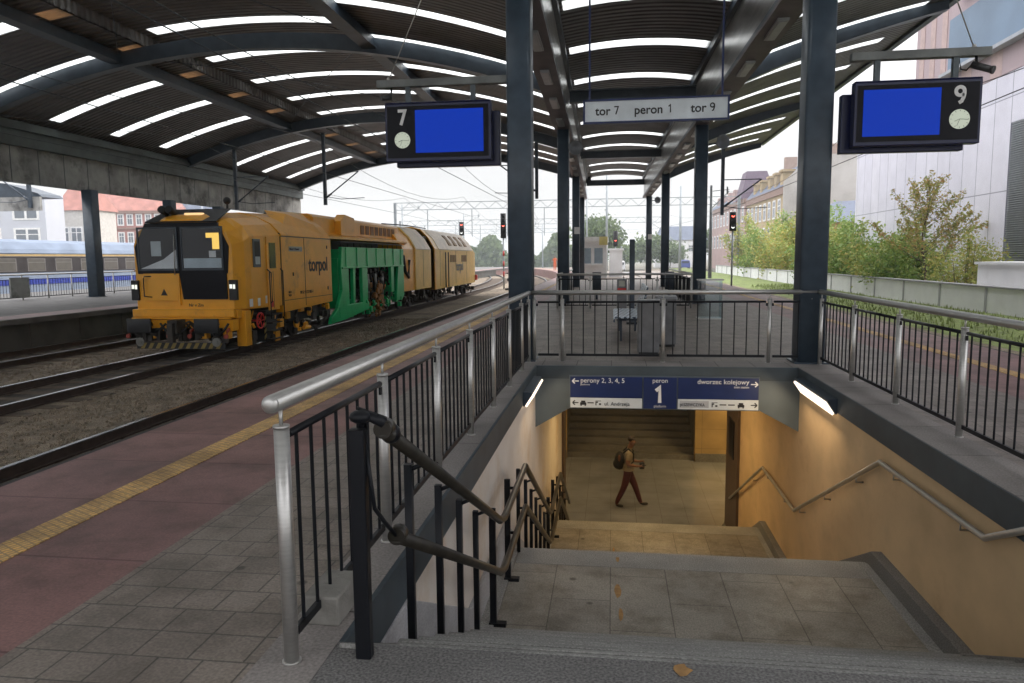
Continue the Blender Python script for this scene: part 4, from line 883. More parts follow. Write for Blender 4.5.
clutter('tamping_unit', 27.6, 29.2, -.6, .55, 46, mat('rusty orange steel', (.30, .13, .025), .55, .2, .5, 6), 7, (-.3, .02))
mb = MB()
for y in (27.5, 28.4, 29.3, 30.5): obj('cylinder', MB().tube([(XS-.2, y, .98), (XS-.2, y+.1, .35)], .07, 10).tube([(XS-.2, y+.1, .4), (XS-.2, y+.12, .0)], .035, 8), mat('steel cylinders', (.3, .3, .28), .3, .7), tm)
clutter('green_fittings', 24.0, 31.5, -.5, .0, 36, M_green, 8, (-.3, .03))
mb = MB().box(XS-.05, XS-.02, 24.3, 31.7, 2.14, 2.17)
for k in range(12): mb.tube([(XS-.03, 24.3+k*.67, 1.98), (XS-.03, 24.3+k*.67, 2.16)], .016, 5)
obj('cable_rail', mb, M_blk, tm)
obj('frame_end', MB().box(XC-1.2, XC+1.2, 23.35, 23.5, .1, 2.3), M_blk, tm)
# long orange roof over the frame
obj('roof', MB().loft([[(XS-.12, y, 2.24), (XS-.12, y, 2.34), (XS-.55, y, 2.45), (XS-.55, y, 2.95), (XS-.75, y, 3.06), (XC-.7, y, 3.06), (XC-1.3, y, 2.5), (XC-1.3, y, 2.24)] for y in (23.3, 33.0)]), M_orange, tm, .01)
obj('roof_housing', MB().prism([(XS-.62, 25.2, 2.4), (XS-.62, 26.6, 2.4), (XS-.62, 26.6, 3.05), (XS-.62, 25.6, 3.14), (XS-.62, 25.2, 2.9)], (.3, 0, 0)), M_orange, tm, .01)
mb = MB()
for k in range(8): mb.box(XS-.548, XS-.53, 27.9+k*.58, 28.3+k*.58, 2.52, 2.86)
obj('roof_grille', mb, mat('brown grille', (.25, .12, .05), .6), tm)
# orange recess, second orange box
obj('rear_frame', MB().loft([sect(HW-.06, .1, 2.0, 3.0, .7, 32.0), sect(HW-.06, .1, 2.0, 3.1, .7, 33.9)]), M_orange, tm, .02)
obj('dark_hose', MB().tube([(XS-.02, 31.9, 1.7), (XS-.0, 32.1, 1.0), (XS-.02, 32.7, .75), (XS-.02, 32.9, 1.5)], .07, 8), M_blk, tm)
obj('middle_car', MB().loft([sect(HW, .1, 2.02, 3.12, .75, 33.9), sect(HW, .1, 2.02, 3.12, .75, 36.9)]), M_orange2, tm, .02)
obj('middle_roof', MB().loft([sect(HW+.012, 1.99, 2.03, 3.13, .76, 34.0), sect(HW+.012, 1.99, 2.03, 3.13, .76, 36.8)]), M_beige, tm, .01)
obj('gangway', MB().box(XC-1.1, XC+1.1, 36.9, 37.6, .1, 2.7), M_blk, tm)
obj('rear_car', MB().loft([sect(HW, -.05, 2.05, 3.15, .75, 37.6), sect(HW, -.05, 2.05, 3.15, .75, 48.4), sect(1.4, -.05, 1.9, 2.5, .9, 49.6)]), M_orange2, tm, .02)
obj('rear_roof', MB().loft([sect(HW+.012, 2.02, 2.07, 3.165, .76, 38.6), sect(HW+.012, 2.02, 2.07, 3.165, .76, 48.2)]), M_beige, tm, .01)
obj('rear_frame', MB().loft([sect(HW+.03, -.05, 2.07, 3.2, .78, 37.6), sect(HW+.03, -.05, 2.07, 3.2, .78, 37.9)]), M_orange, tm, .01)
for y in (41.4, 44.6):
    mb = MB()
    for k in range(4): mb.box(XS+.002, XS+.02, y+.42*k, y+.42*k+.32, 1.35, 1.75)
    obj('vent_grille', mb, mat('grille brown', (.30, .17, .05), .6), tm)
for k in range(4): obj('roof_hatch', MB().prism([(XS-.13, 41.6+1.5*k, 2.27), (XS-.13, 42.3+1.5*k, 2.27), (XS-.55, 42.3+1.5*k, 2.82), (XS-.55, 41.6+1.5*k, 2.82)], (.05, 0, .05)), mat('grille brown', (.30, .17, .05), .6), tm)
obj('grab_rail', MB().tube([(XS+.08, 39.9, 1.9), (XS+.08, 39.9, .0)], .03, 6).tube([(XS+.08, 40.6, 1.9), (XS+.08, 40.6, .0)], .03, 6), M_blk, tm)
text('lettering', 'torpol', (XS+.02, 43.0, .85), 0.8, mat('faded grey lettering', (.22, .24, .25)), tm, rot=RZ, bold=.01)
obj('tail_light', MB().box(XS-.06, XS+.06, 49.35, 49.65, .1, .45), M_redpaint, tm)
obj('roof_pipe', MB().tube([(XC+.2, 33, 3.16), (XC+.2, 37, 3.25), (XC+.2, 41, 3.24)], .03, 6), M_blk, tm)
mb = MB()
for x in (XC-.6, XC-.4): mb.tube([(x, 17.7, 2.75), (x, 17.45, 2.85)], .07, 10, .10)
obj('horn', mb, M_blk, tm); obj('antenna', MB().tube([(XC+.55, 18.6, 2.9), (XC+.55, 18.6, 3.08)], .03, 8).ball((XC+.55, 18.6, 3.12), .1, 10, 6), M_blk, tm)

# ================================================================== PLATFORM 2, passenger train, buildings on the left
struct('platform_paving', MB().box(-30.5, -17.6, -15, 130, -1.2, 0), mat('far paving', (.12, .115, .11), .8, 0, .2, 2))
struct('platform_red_strip', MB().box(-17.6, -16.45, -15, 130, -1.2, 0), M_red)
M_p2 = mat('stained platform face', (.07, .066, .058), .9, 0, .3, 1.5, bump=.2, dirt=(.03, .028, .025))
mb = MB(); 
for k in range(60): mb.box(-16.46, -16.43, -15+2*k, -13.03+2*k, -1.2, -.16)
struct('platform_side', mb, M_p2); struct('platform_edge', MB().box(-16.45, -16.30, -15, 130, -.15, .002), M_edge)
struct('platform_paving', MB().box(-60, -30.5, -15, 130, -1.2, -.94), M_gravel)
def railing2(y0, y1, x=-24.6):
    t = thing('far_platform_railing', (x, (y0+y1)/2, 0), 'steel railing on the opposite platform in front of the parked train', 'railing')
    obj('handrail', MB().tube([(x, y0, 1.05), (x, y1, 1.05)], .035, 8), M_steel, t)
    y = y0+.1
    while y < y1:
        obj('post', MB().tube([(x, y, 0), (x, y, 1.02)], .03, 8), M_steel, t); e = min(y+1.45, y1)
        mb = MB().tube([(x, y, .85), (x, e, .85)], .014, 5).tube([(x, y, .1), (x, e, .1)], .02, 5)
        k = y+.13
        while k < e-.05: mb.tube([(x, k, .1), (x, k, .85)], .010, 5, cap=False); k += .16
        obj('baluster_panel', mb, M_bar, t); y += 1.45
railing2(25.2, 42)
tag(obj('notice_board', MB().box(-24.3, -24.25, 27.2, 28.2, .12, .95), M_conc), 'grey notice board leaning on the opposite platform railing', 'board')
tr = thing('passenger_train', (-37.5, 44, -1), 'parked white and blue passenger coach with dark window band beyond the opposite platform', 'train')
def tsec(y): return [(-39, y, -.7), (-36.03, y, -.7), (-36.0, y, 1.9), (-36.15, y, 2.35), (-36.6, y, 2.8), (-37.5, y, 3.0), (-38.5, y, 2.8), (-39, y, 1.9)]
obj('body', MB().loft([tsec(22), tsec(80)]), mat('train white', (.20, .25, .34), .4, 0, .08, 1), tr)
def rsec(y): return [(-36.0, y, 2.13), (-35.98, y, 2.13), (-36.13, y, 2.4), (-36.58, y, 2.83), (-37.5, y, 3.03), (-38.6, y, 2.83), (-38.6, y, 2.75)]
obj('roof', MB().loft([rsec(22), rsec(80)]), mat('train roof', (.15, .19, .26), .7, 0, .2, .8), tr)
obj('window_band', MB().box(-36.03, -35.985, 22, 80, .95, 1.92), mat('train dark band', (.030, .026, .028), .25), tr)
obj('stripe', MB().box(-36.03, -35.98, 22, 80, 1.95, 2.08), mat('train yellow stripe', (.42, .30, .14), .5), tr)
obj('stripe', MB().box(-36.03, -35.985, 22, 80, .20, .55), mat('train blue stripe', (.02, .04, .28), .4), tr)
y = 23.
while y < 79:
    w = obj('window', MB().box(-35.985, -35.97, y, y+1.5, 1.02, 1.82), mat('train window frame', (.14, .13, .13), .4), tr)
    obj('pane', MB().box(-35.97, -35.965, y+.08, y+1.42, 1.06, 1.55).box(-35.97, -35.965, y+.08, y+1.42, 1.6, 1.78), mat('train pane', (.10, .095, .085), .12), w); y += 2.35
obj('underframe', MB().box(-38.7, -36.2, 22, 80, -1.3, -.7), M_blk, tr)
M_bw = mat('pale facade', (.48, .50, .56), .8, 0, .05, .3)
M_winf = mat('window frame white', (.7, .7, .7), .6)
M_pane = mat('building pane', (.14, .16, .19), .15)
def facade(name, p0, p1, z0, z1, depth, m, wins, lab, cat='building', roof=None, wsz=(1.1, 1.8), cor=None, side_m=None):
    """box building: facade from p0 to p1 (seen face on the right-hand side of p0->p1 direction), depth away."""
    a = Vector((*p0, 0)); b = Vector((*p1, 0)); d = (b-a).normalized(); L_ = (b-a).length; n = Vector((d.y, -d.x, 0))
    if n.dot(-a) < 0: n = -n
    t = thing(name, (*((a+b)/2-n*depth/2).xy, z0), lab, cat)
    Z = Vector((0, 0, 1))
    obj('wall', MB().prism([a+Z*z0, b+Z*z0, b-n*depth+Z*z0, a-n*depth+Z*z0], (0, 0, z1-z0)), m, t)
    if cor: 
        for zz, h in cor: obj('cornice', MB().prism([a+n*.25+Z*zz, b+n*.25+Z*zz, b+Z*zz-n*.002, a+Z*zz-n*.002], (0, 0, h)), M_cor, t)
    for (zc, num) in wins:
        for k in range(num):
            c = a+d*(L_*(k+.5)/num)+Z*zc; w, h = wsz
            def q(w, h, o, th): return MB().prism([c-d*w/2-Z*h/2+n*o, c+d*w/2-Z*h/2+n*o, c+d*w/2+Z*h/2+n*o, c-d*w/2+Z*h/2+n*o], n*th)
            f = obj('window', q(w+.3, h+.3, .002, .06), M_winf, t)
            pn = MB(); 
            for sx_ in (-1, 1):
                for sz_, hh in ((-.17, .58), (.32, .28)):
                    cc = c+d*sx_*w*.25+Z*h*sz_; pn.prism([cc-d*w*.2-Z*h*hh/2+n*.063, cc+d*w*.2-Z*h*hh/2+n*.063, cc+d*w*.2+Z*h*hh/2+n*.063, cc-d*w*.2+Z*h*hh/2+n*.063], n*.01)
            obj('pane', pn, M_pane, f)
    if roof:
        rh, ri, rm = roof; o = .3
        q = [a+n*o-d*o+Z*z1, b+n*o+d*o+Z*z1, b-n*(depth+o)+d*o+Z*z1, a-n*(depth+o)-d*o+Z*z1]
        s = [a-n*ri+d*ri*.4+Z*(z1+rh), b-n*ri-d*ri*.4+Z*(z1+rh), b-n*(depth-ri)-d*ri*.4+Z*(z1+rh), a-n*(depth-ri)+d*ri*.4+Z*(z1+rh)]
        obj('roof', MB().loft([q, s]), rm, t)
    return t, a, b, d, n
M_cor = mat('cornice stone', (.26, .17, .14), .8)
M_redroof = mat('red roof tiles', (.36, .16, .13), .8, 0, .2, 1)
M_slate = mat('slate roof', (.10, .12, .17), .7, 0, .15, 1)
M_rbrick = mat('red brick facade', (.36, .17, .15), .85, 0, .12, .6)
facade('office_building', (-98, 85), (-72.6, 88), -1, 10.4, 4, M_bw, [(4.9, 5), (8.2, 5)], 'pale flat-roofed office building at far left behind the train', wsz=(3.2, 2.0))
t, a, b, d, n = facade('town_house', (-77.6, 96), (-71.9, 96.5), -1, 8.8, 5, mat('cream facade', (.52, .50, .47), .8), [(5.4, 3)], 'cream house with red roof between the pale office and the brick building', roof=(3.2, 2, M_redroof), wsz=(1.5, 2))
facade('brick_building', (-84, 111), (-70.8, 113), -1, 9.7, 6, M_rbrick, [(5.4, 9), (8.3, 9)], 'long red brick building with white arched windows and steep roof at left', roof=(3.3, 2.4, M_redroof), wsz=(.75, 1.6), cor=[(9.3, .5), (6.8, .25)])
facade('slate_house', (-73.4, 118), (-66, 120), -1, 8.6, 5, M_rbrick, [(4.6, 4), (7.2, 4)], 'distant brick building with grey roof right of the long brick one', roof=(3, 2.2, M_slate), wsz=(1.0, 1.6))

# ================================================================== RIGHT SIDE: wall, shopping centre, tenements, trees
wl = thing('boundary_wall', (14.15, 50, -.8), 'long pale concrete boundary wall beyond the grass on the right', 'wall')
obj('wall', MB().box(14, 14.3, 4, 104, -1.2, .27), M_whitewall, wl); obj('coping', MB().box(13.94, 14.36, 4, 104, .27, .33), mat('coping grey', (.30, .30, .31), .8), wl)
mb = MB()
for k in range(25): mb.box(13.96, 14.0, 6+k*4, 6.12+k*4, -1, .265)
obj('joint', mb, mat('joint grey', (.33, .33, .34), .8), wl)
sc_ = thing('shopping_centre', (26, 38, -1), 'large white panelled shopping centre with blue and salmon upper bands', 'building')
BX = 18.3; Yb = 60
M_panel = brick('white facade panels', (.68, .67, .75), (.63, .62, .71), (.26, .26, .32), 1.55, 4.3, .03, .45, 0, order='YZ', loc=(0, -1.15, 0), bump=.15, fine=.02, blotch=.06)
for _b in []: pass
M_salmon = wavebump(mat('salmon panels', (.40, .31, .33), .6, 0, .02, .2), 1, 'Y', .05)
M_bluep = mat('blue grey cladding', (.12, .19, .28), .4, 0, .12, .5)
M_louv = wavebump(mat('grey metal louvres', (.26, .28, .30), .5, .3, .10, .6), 3.2, 'Z', 1, .08)
obj('wall', MB().box(BX, 45, 38, Yb, -1.2, 9.9), M_panel, sc_)
obj('wall', MB().box(BX, 45, 4, 37.99, 7.55, 9.9), M_panel, sc_)
obj('louvre_wall', MB().box(BX+.05, 45, 4, 37.98, 1.2, 7.54), M_louv, sc_)
mb = MB()
for k in range(62): mb.box(BX-.02, BX+.049, 4, 37.9, 1.25+k*.102, 1.29+k*.102)
obj('louvre_blades', mb, mat('louvre blade', (.33, .35, .37), .4, .4), sc_)
obj('salmon_band', MB().box(BX-.02, 45, 4, 48, 9.92, 11.3), M_salmon, sc_)
mb = MB()
for k in range(14): mb.box(BX-.03, BX-.021, 5+k*3.1, 6.1+k*3.1, 9.95, 11.28)
obj('salmon_panels', mb, mat('pinkish panel', (.46, .34, .32), .6), sc_)
obj('blue_band', MB().box(BX-.05, 45, 4, 45, 11.32, 14.2), M_bluep, sc_)
obj('ledge', MB().box(BX-.5, BX, 4, 45, 11.15, 11.32), mat('ledge grey', (.35, .37, .40), .5), sc_)
obj('salmon_block', MB().box(BX-.02, 45, 45.02, 49.5, 11.32, 22).box(BX-.02, 45, 4, 45.01, 14.22, 22), M_salmon, sc_)
mb = MB()
for k in range(3): mb.box(BX-.05, BX-.021, 45.3+k*1.5, 45.95+k*1.5, 11.4, 21.9)
obj('salmon_panels', mb, mat('pinkish panel', (.52, .30, .26), .6), sc_)
for k, y in enumerate((51.5, 56.8)): obj('vent', MB().box(BX-.03, BX-.001, y, y+.9, 9.0, 9.8) if k == 0 else MB().box(BX-.03, BX-.001, y, y+.9, 8.8, 9.6), mat('vent grey', (.22, .23, .26), .5), sc_)
M_pink = mat('pink channel letters', (.75, .22, .38), .4)
t_ = text('lettering', 'ano', (BX-.35, 43.5, 14.9), 3.1, M_pink, sc_, rot=(R(90), 0, R(-90)), ext=.15, bold=.08)
obj('lettering', MB().prism([(BX-.55, 37.0+(.55 if k % 2 else .22)*math.cos(k*.628), 15.7+(.55 if k % 2 else .22)*math.sin(k*.628)) for k in range(10)], (.2, 0, 0)), mat('yellow star', (.7, .5, .15), .4), sc_)
tag(obj('retaining_wall', MB().box(15.2, 18.2, 6, 33.5, -1, 1.1).box(15.1, 18.25, 5.9, 33.6, 1.1, 1.2), M_whitewall), 'low white plinth wall standing in front of the grey louvres', 'wall')
# tenements
M_ten1 = mat('yellowish tenement facade', (.42, .32, .19), .85, 0, .12, .5, dirt=(.30, .24, .18), dscale=.3)
M_ten2 = mat('pink tenement facade', (.40, .28, .26), .85, 0, .12, .5)
M_gable = mat('grey patchy gable', (.36, .34, .32), .9, 0, .2, .25, dirt=(.5, .48, .46), dscale=.12, dthr=.48)
ten, a, b, d, n = facade('tenement', (21.6, 97), (21.2, 123), -1, 10.2, 12, M_ten1, [(8.6-1.0, 9), (4.2, 9)], 'tall yellowish tenement with dormers and a bare grey gable', wsz=(1.3, 2.2), cor=[(9.3, .9)])
obj('roof', MB().loft([[(21.3, 97.2, 10.2), (33.6, 97.2, 10.2), (33, 123, 10.2), (21, 123, 10.2)], [(23.4, 97.2, 12.8), (31.6, 97.2, 12.8), (31, 123, 12.8), (23, 123, 12.8)]]), M_slate, ten)
obj('gable', MB().prism([(21.0, 96.8, -1), (33.9, 96.8, -1), (33.9, 96.8, 12.6), (31.5, 96.8, 14.2), (24.2, 96.8, 13.6), (21.0, 96.8, 10.6)], (0, .19, 0)), M_gable, ten)
for y in (99.6, 103.4, 107.4, 113, 118): obj('dormer', MB().box(21.5, 24, y, y+1.5, 10.25, 12.1).box(21.3, 24, y-.2, y+1.7, 12.1, 12.4), M_ten1, ten)
for x, y in ((26, 98), (29.5, 98), (24, 110)): obj('chimney', MB().box(x, x+1.6, y, y+.9, 12.2, 15.2), mat('chimney brick', (.33, .24, .2), .9), ten)
ten2, a, b, d, n = facade('tenement', (21.0, 123.5), (20.2, 158), -1, 10.6, 12, M_ten2, [(8.2, 10), (4.2, 10)], 'pink tenement with a steep dark turret roof behind the yellowish one', wsz=(1.3, 2.2), cor=[(9.9, .7)])
obj('turret', MB().loft([[(20.4, 124, 10.6), (26, 124, 10.6), (26, 130, 10.6), (20.4, 130, 10.6)], [(21.4, 125, 15), (24.5, 125, 15), (24.5, 129, 15), (21.4, 129, 15)]]), mat('dark violet slate', (.13, .09, .13), .7), ten2)
obj('roof', MB().loft([[(20.6, 130, 10.6), (32, 130, 10.6), (32, 158, 10.6), (19.9, 158, 10.6)], [(23, 130, 13), (30, 130, 13), (30, 158, 13), (22.4, 158, 13)]]), M_slate, ten2)
for y in (133, 139, 146, 152): obj('dormer', MB().box(20.8, 23, y, y+1.8, 10.7, 12.8), M_ten2, ten2)
facade('orange_house', (19, 78), (30, 72), -1, 4.7, 10, mat('orange render', (.50, .27, .12), .85, 0, .15, .5), [(3.3, 5)], 'orange brick house with a blue-grey hipped roof behind the first right column', roof=(2.3, 4.5, M_slate), wsz=(1.0, 1.3))
facade('white_house', (9.8, 172), (21, 172), -1, 5.2, 8, M_whitewall, [(3.3, 5)], 'distant white house with hipped grey roof beyond the platform end', roof=(3.2, 3.5, M_slate), wsz=(1.1, 1.4))
facade('back_block', (30, 128), (44, 122), -1, 17.6, 10, M_gable, [(15, 5)], 'pale apartment block behind the tenement gable', wsz=(1.3, 1.6))
facade('brick_hut', (-9.5, 190), (-1.5, 190), -1, 9, 8, M_rbrick, [(5, 3)], 'small distant red brick signal building beyond the curve of the platform', roof=(2, 2, M_slate), wsz=(1.1, 1.6))

def leafmat(name, c1, c2, c3):
    m = bpy.data.materials.new(name); m.use_nodes = True; t = m.node_tree; N = t.nodes; L = t.links; b = N['Principled BSDF']
    g = N.new('ShaderNodeNewGeometry'); r = N.new('ShaderNodeValToRGB'); L.new(g.outputs['Random Per Island'], r.inputs[0])
    e = r.color_ramp.elements; e[0].color = (*c1, 1); e[1].color = (*c3, 1); x = e.new(.5); x.color = (*c2, 1)
    L.new(r.outputs[0], b.inputs['Base Color']); b.inputs['Roughness'].default_value = .6
    tr = N.new('ShaderNodeBsdfTranslucent'); L.new(r.outputs[0], tr.inputs[0]); ms = N.new('ShaderNodeMixShader'); ms.inputs[0].default_value = .35
    L.new(b.outputs[0], ms.inputs[1]); L.new(tr.outputs[0], ms.inputs[2]); L.new(ms.outputs[0], N['Material Output'].inputs[0]); return m
LG = leafmat('green leaves', (0.13, 0.221, 0.046), (0.221, 0.338, 0.078), (0.351, 0.39, 0.104))
LY = leafmat('yellowing leaves', (0.208, 0.286, 0.065), (0.364, 0.403, 0.104), (0.468, 0.364, 0.104))
LO = leafmat('autumn leaves', (.20, .26, .06), (.38, .36, .10), (.46, .27, .11))
LD = leafmat('distant leaves', (.07, .11, .04), (.10, .15, .05), (.14, .19, .07))
M_bark = mat('bark', (.09, .065, .045), .9, 0, .3, 5)
def tree(name, x, y, h, rx, m, lab, seed, n=2600, ls=.12, z0=-.9, base=.15, cat='tree', group=None, density=.35, upright=1.0):
    rnd = random.Random(seed); t = thing(name, (x, y, z0), lab, cat, group)
    tk = MB(); tips = []
    def br(p, d, L_, r, lev):
        q = p+d*L_; mid = p+d*L_*.5+Vector((rnd.uniform(-.06, .06), rnd.uniform(-.06, .06), 0))*L_
        tk.tube([p, mid, q], r, 6, r*.55, cap=False)
        if lev >= 2: tips.append(mid)
        tips.append(q) if lev >= 1 else None
        if lev < 4:
            for k in range(rnd.choice((3, 3, 4)) if lev < 3 else 2):
                a = rnd.uniform(0, 6.28); s = rnd.uniform(.45, .95)*(1.1 if lev == 0 else 1)
                nd = (d*upright+Vector((math.cos(a)*s*rx/(h*.45), math.sin(a)*s*rx/(h*.45), rnd.uniform(-.1, .25)))).normalized()
                br(p+d*L_*rnd.uniform(.45, 1), nd, L_*rnd.uniform(.55, .8), r*.55, lev+1)
    stems = 1 if cat == 'tree' else 4
    for k in range(stems):
        a = rnd.uniform(0, 6.28); o = Vector((math.cos(a), math.sin(a), 0))*(rx*.35 if stems > 1 else 0)
        br(Vector((x, y, z0))+o, Vector((rnd.uniform(-.08, .08), rnd.uniform(-.08, .08), 1)).normalized(), h*.36, .03*h/2 if stems == 1 else .04, 0)
    obj('trunk', tk, M_bark, t)
    cr = MB(); zc = max(p.z for p in tips); 
    for k in range(n):
        c = rnd.choice(tips); g = rnd.gauss
        p = c+Vector((g(0, density), g(0, density), g(0, density*.8)))
        if p.z < z0+h*base or p.z > z0+h*1.05: continue
        a = Vector((g(0, 1), g(0, 1), g(0, 1))).normalized(); b = a.cross(Vector((g(0, 1), g(0, 1), g(0, 1)))).normalized(); s = ls*rnd.uniform(.5, 1.2)
        cr.add([p-a*s, p+b*s*.55, p+a*s, p-b*s*.55], [(0, 1, 2, 3)])
    obj('crown', cr, m, t)
    return t
tree('distant_tree', -2.0, 118, 11.5, 4.6, LD, 'tall green tree rising behind the kiosk', 51, 5200, .36, density=.9, group='trees beyond the platform')
tree('distant_tree', 7.0, 150, 8.2, 5.0, LD, 'green tree between the last columns at right', 52, 4200, .40, density=.9, group='trees beyond the platform')
tree('distant_tree', 12.5, 165, 7.0, 5.0, LD, 'low green tree beside the distant white house', 53, 3600, .40, density=.9, group='trees beyond the platform')
tree('distant_tree', 3.0, 170, 5.5, 5.0, LD, 'low distant tree behind the signal with a red light', 54, 3000, .40, density=.9, group='trees beyond the platform')
tree('distant_tree', 21, 180, 9.5, 5.0, LD, 'green tree right of the distant white house', 55, 3000, .40, density=.9, group='trees beyond the platform')
def shrub(name, x, y, h, rx, m, lab, seed, n, ls, cat='bush', group=None, z0=-.9, shoots=34, leader=False):
    rnd = random.Random(seed); t = thing(name, (x, y, z0), lab, cat, group); tk = MB(); cr = MB(); rays = []
    if leader:
        pts = [Vector((x+.12*math.sin(k*1.3), y+.1*math.cos(k*1.7), z0+h*k/7)) for k in range(8)]; tk.tube(pts, .075, 7, .012, cap=False)
        rays.append((pts[4:], .35))
        for k in range(46):
            f = rnd.uniform(.22, .95); b = pts[0].lerp(pts[7], f); a = rnd.uniform(0, 6.28); L_ = rx*(1-f)**.75*rnd.uniform(.7, 1.25)+.25
            q = [b+Vector((math.cos(a)*L_*u, math.sin(a)*L_*u, L_*(.75*u+.25*u*u)*rnd.uniform(.75, 1.1))) for u in (0, .35, .7, 1)]
            tk.tube(q, .022*(1.2-f), 5, .005, cap=False); rays.append((q[1:], .5*(1.2-f)))
    else:
        for k in range(shoots):
            a = rnd.uniform(0, 6.28); sp = rnd.uniform(.1, 1)**.6*rx; hh = h*rnd.uniform(.45, 1.12)*(1-.38*(sp/rx)**2)
            b = Vector((x+math.cos(a)*sp*.35, y+math.sin(a)*sp*.35, z0)); bend = rnd.uniform(-.25, .25)
            q = [b+Vector((math.cos(a)*sp*.65*u**1.3+bend*u*u, math.sin(a)*sp*.65*u**1.3, hh*u)) for u in (0, .25, .5, .75, 1)]
            tk.tube(q, .028, 5, .005, cap=False); rays.append((q[1:] if rnd.random() < .7 else q, 1))
    ws = [w*sum((b-a).length for a, b in zip(q[:-1], q[1:])) for q, w in rays]; tot = sum(ws)
    for (q, w), wt in zip(rays, ws):
        for k in range(int(n*wt/tot)):
            u = rnd.random()*(len(q)-1); i = int(u); p = q[i].lerp(q[min(i+1, len(q)-1)], u-i); g = rnd.gauss; d_ = (.13 if leader else .20+.05*rx)*(1.3-.75*u/(len(q)-1))
            p = p+Vector((g(0, d_), g(0, d_), g(0, d_)))
            a = Vector((g(0, 1), g(0, 1), g(0, .7))).normalized(); b = a.cross(Vector((g(0, 1), g(0, 1), g(0, 1)))).normalized(); s_ = ls*rnd.uniform(.45, 1.25)
            cr.add([p-a*s_, p+b*s_*.5, p+a*s_, p-b*s_*.5], [(0, 1, 2, 3)])
    obj('trunk', tk, M_bark, t); obj('crown', cr, m, t); return t
shrub('autumn_tree', 15.6, 40, 6.2, 2.6, LO, 'tall wispy autumn tree with orange and green leaves in front of the white panels', 4, 5200, .085, 'tree', None, leader=True)
shrub('bush', 16.1, 36.6, 3.4, 2.3, LY, 'yellow green bush right of the autumn tree by the wall', 5, 7500, .085, 'bush', 'bushes behind the boundary wall')
for i, (x, y, h, r, m, n) in enumerate(((15.9, 42.8, 3.7, 2.0, LG, 4200), (16.2, 46.5, 3.4, 2.2, LY, 4200), (16.2, 50.5, 4.2, 2.4, LG, 4200), (16.2, 55, 4.2, 2.6, LY, 4200), (16.0, 60, 4.8, 2.8, LG, 4500), (16.5, 66, 5.0, 3.2, LY, 4500), (16.5, 73, 5.4, 3.4, LY, 4500), (16.5, 81, 5.8, 3.6, LG, 4500), (16.8, 90, 6.6, 3.8, LY, 4500), (19, 68, 6.4, 3.2, LG, 3500), (19.5, 84, 6.6, 3.4, LG, 3500))):
    shrub('bush', x, y, h*1.12, r*1.15, m, ['leafy green bush just left of the autumn tree', 'yellowing bush against the foot of the white panels', 'green bush in front of the left end of the white panels', 'yellow green bush just right of the first right column', 'tall green bush behind the first right column', 'yellowing bush just left of the first right column', 'yellowish bush below the orange house roof', 'large green bush below the yellowish tenement', 'farthest yellowing bush at the end of the boundary wall', 'green tree top in front of the orange house', 'green tree top in front of the tenement gable'][i], 20+i, int(n*1.9), .075+.0011*y, 'bush', 'bushes behind the boundary wall')
mb = MB(); rnd = random.Random(77)
for k in range(9000):
    u = rnd.random(); x = -60+u*56; y = 200+rnd.uniform(-4, 6); hh = 5+2.5*math.sin(u*17)+1.5*math.sin(u*41); p = Vector((x, y, -1+rnd.random()*hh)); a = Vector((rnd.gauss(0, 1), rnd.gauss(0, 1), rnd.gauss(0, 1))).normalized(); b = a.cross(Vector((0, 1, .3))).normalized(); s = .55
    mb.add([p-a*s, p+b*s, p+a*s, p-b*s], [(0, 1, 2, 3)])
tag(obj('far_woodland', mb, LD, origin=(0, 0, 0)), 'far green woodland beyond the curving tracks', 'woodland', kind='stuff')

# ================================================================== gantries, masts, signals
M_mast = mat('galvanised mast', (.30, .33, .35), .5, .3, .1, 2)
def gantry(x0, x1, y, zt, lab, g='catenary gantries over the tracks'):
    t = thing('catenary_gantry', ((x0+x1)/2, y, -.9), lab, 'gantry', g)
    m_ = MB().box(x0, x1, y-.07, y+.07, zt-.08, zt).box(x0, x1, y-.07, y+.07, zt-.95, zt-.87); k = x0; i = 0
    while k < x1-.9:
        z = (zt-.87, zt-.08) if i % 2 else (zt-.08, zt-.87); m_.beam((k, y, z[0]), (k+.9, y, z[1]), .05, .05, (0, 1, 0)); k += .9; i += 1
    obj('truss', m_, M_mast, t)
    for x in (x0, x1): obj('mast', MB().box(x-.16, x-.08, y-.12, y+.12, -.9, zt).box(x+.08, x+.16, y-.12, y+.12, -.9, zt).box(x-.08, x+.08, y-.02, y+.02, -.9, zt), M_mast, t)
    for xc in [a_ for a_ in (-20.5, -14.95, -10.6, -6.1, 7.95) if x0 < a_+curve(y) < x1]:
        x = xc+curve(y)
        obj('drop_arm', MB().box(x+1.3, x+1.4, y-.05, y+.05, 4.2, zt-.9).tube([(x+1.35, y, 4.6), (x-1.0, y, 6.2)], .03, 5).tube([(x+1.35, y, 6.2), (x-1.4, y, 6.2)], .03, 5), M_mast, t)
gantry(-26.6, 14.6, 90, 8.45, 'lattice gantry spanning the tracks just beyond the roof, the nearest one')
gantry(-37, 9, 128, 8.2, 'second lattice gantry farther along the tracks')
gantry(-52, 2, 165, 8.0, 'farthest lattice gantry, small behind the second one')
def mast(x, y, zt, r, lab, arm=None, z0=-.9):
    t = thing('line_mast', (x, y, z0), lab, 'mast', 'masts beside the tracks')
    obj('pole', MB().tube([(x, y, z0), (x, y, zt)], r, 8, r*.7), M_mast, t)
    if arm: obj('arm', MB().tube([(x, y, zt-.4), (x+arm, y, zt-.3)], .03, 6).tube([(x, y, zt-1.6), (x+arm, y, zt-.4)], .03, 6).tube([(x+arm*.9, y, zt-.1), (x+arm*.9, y, zt-.6)], .06, 6), M_mast, t)
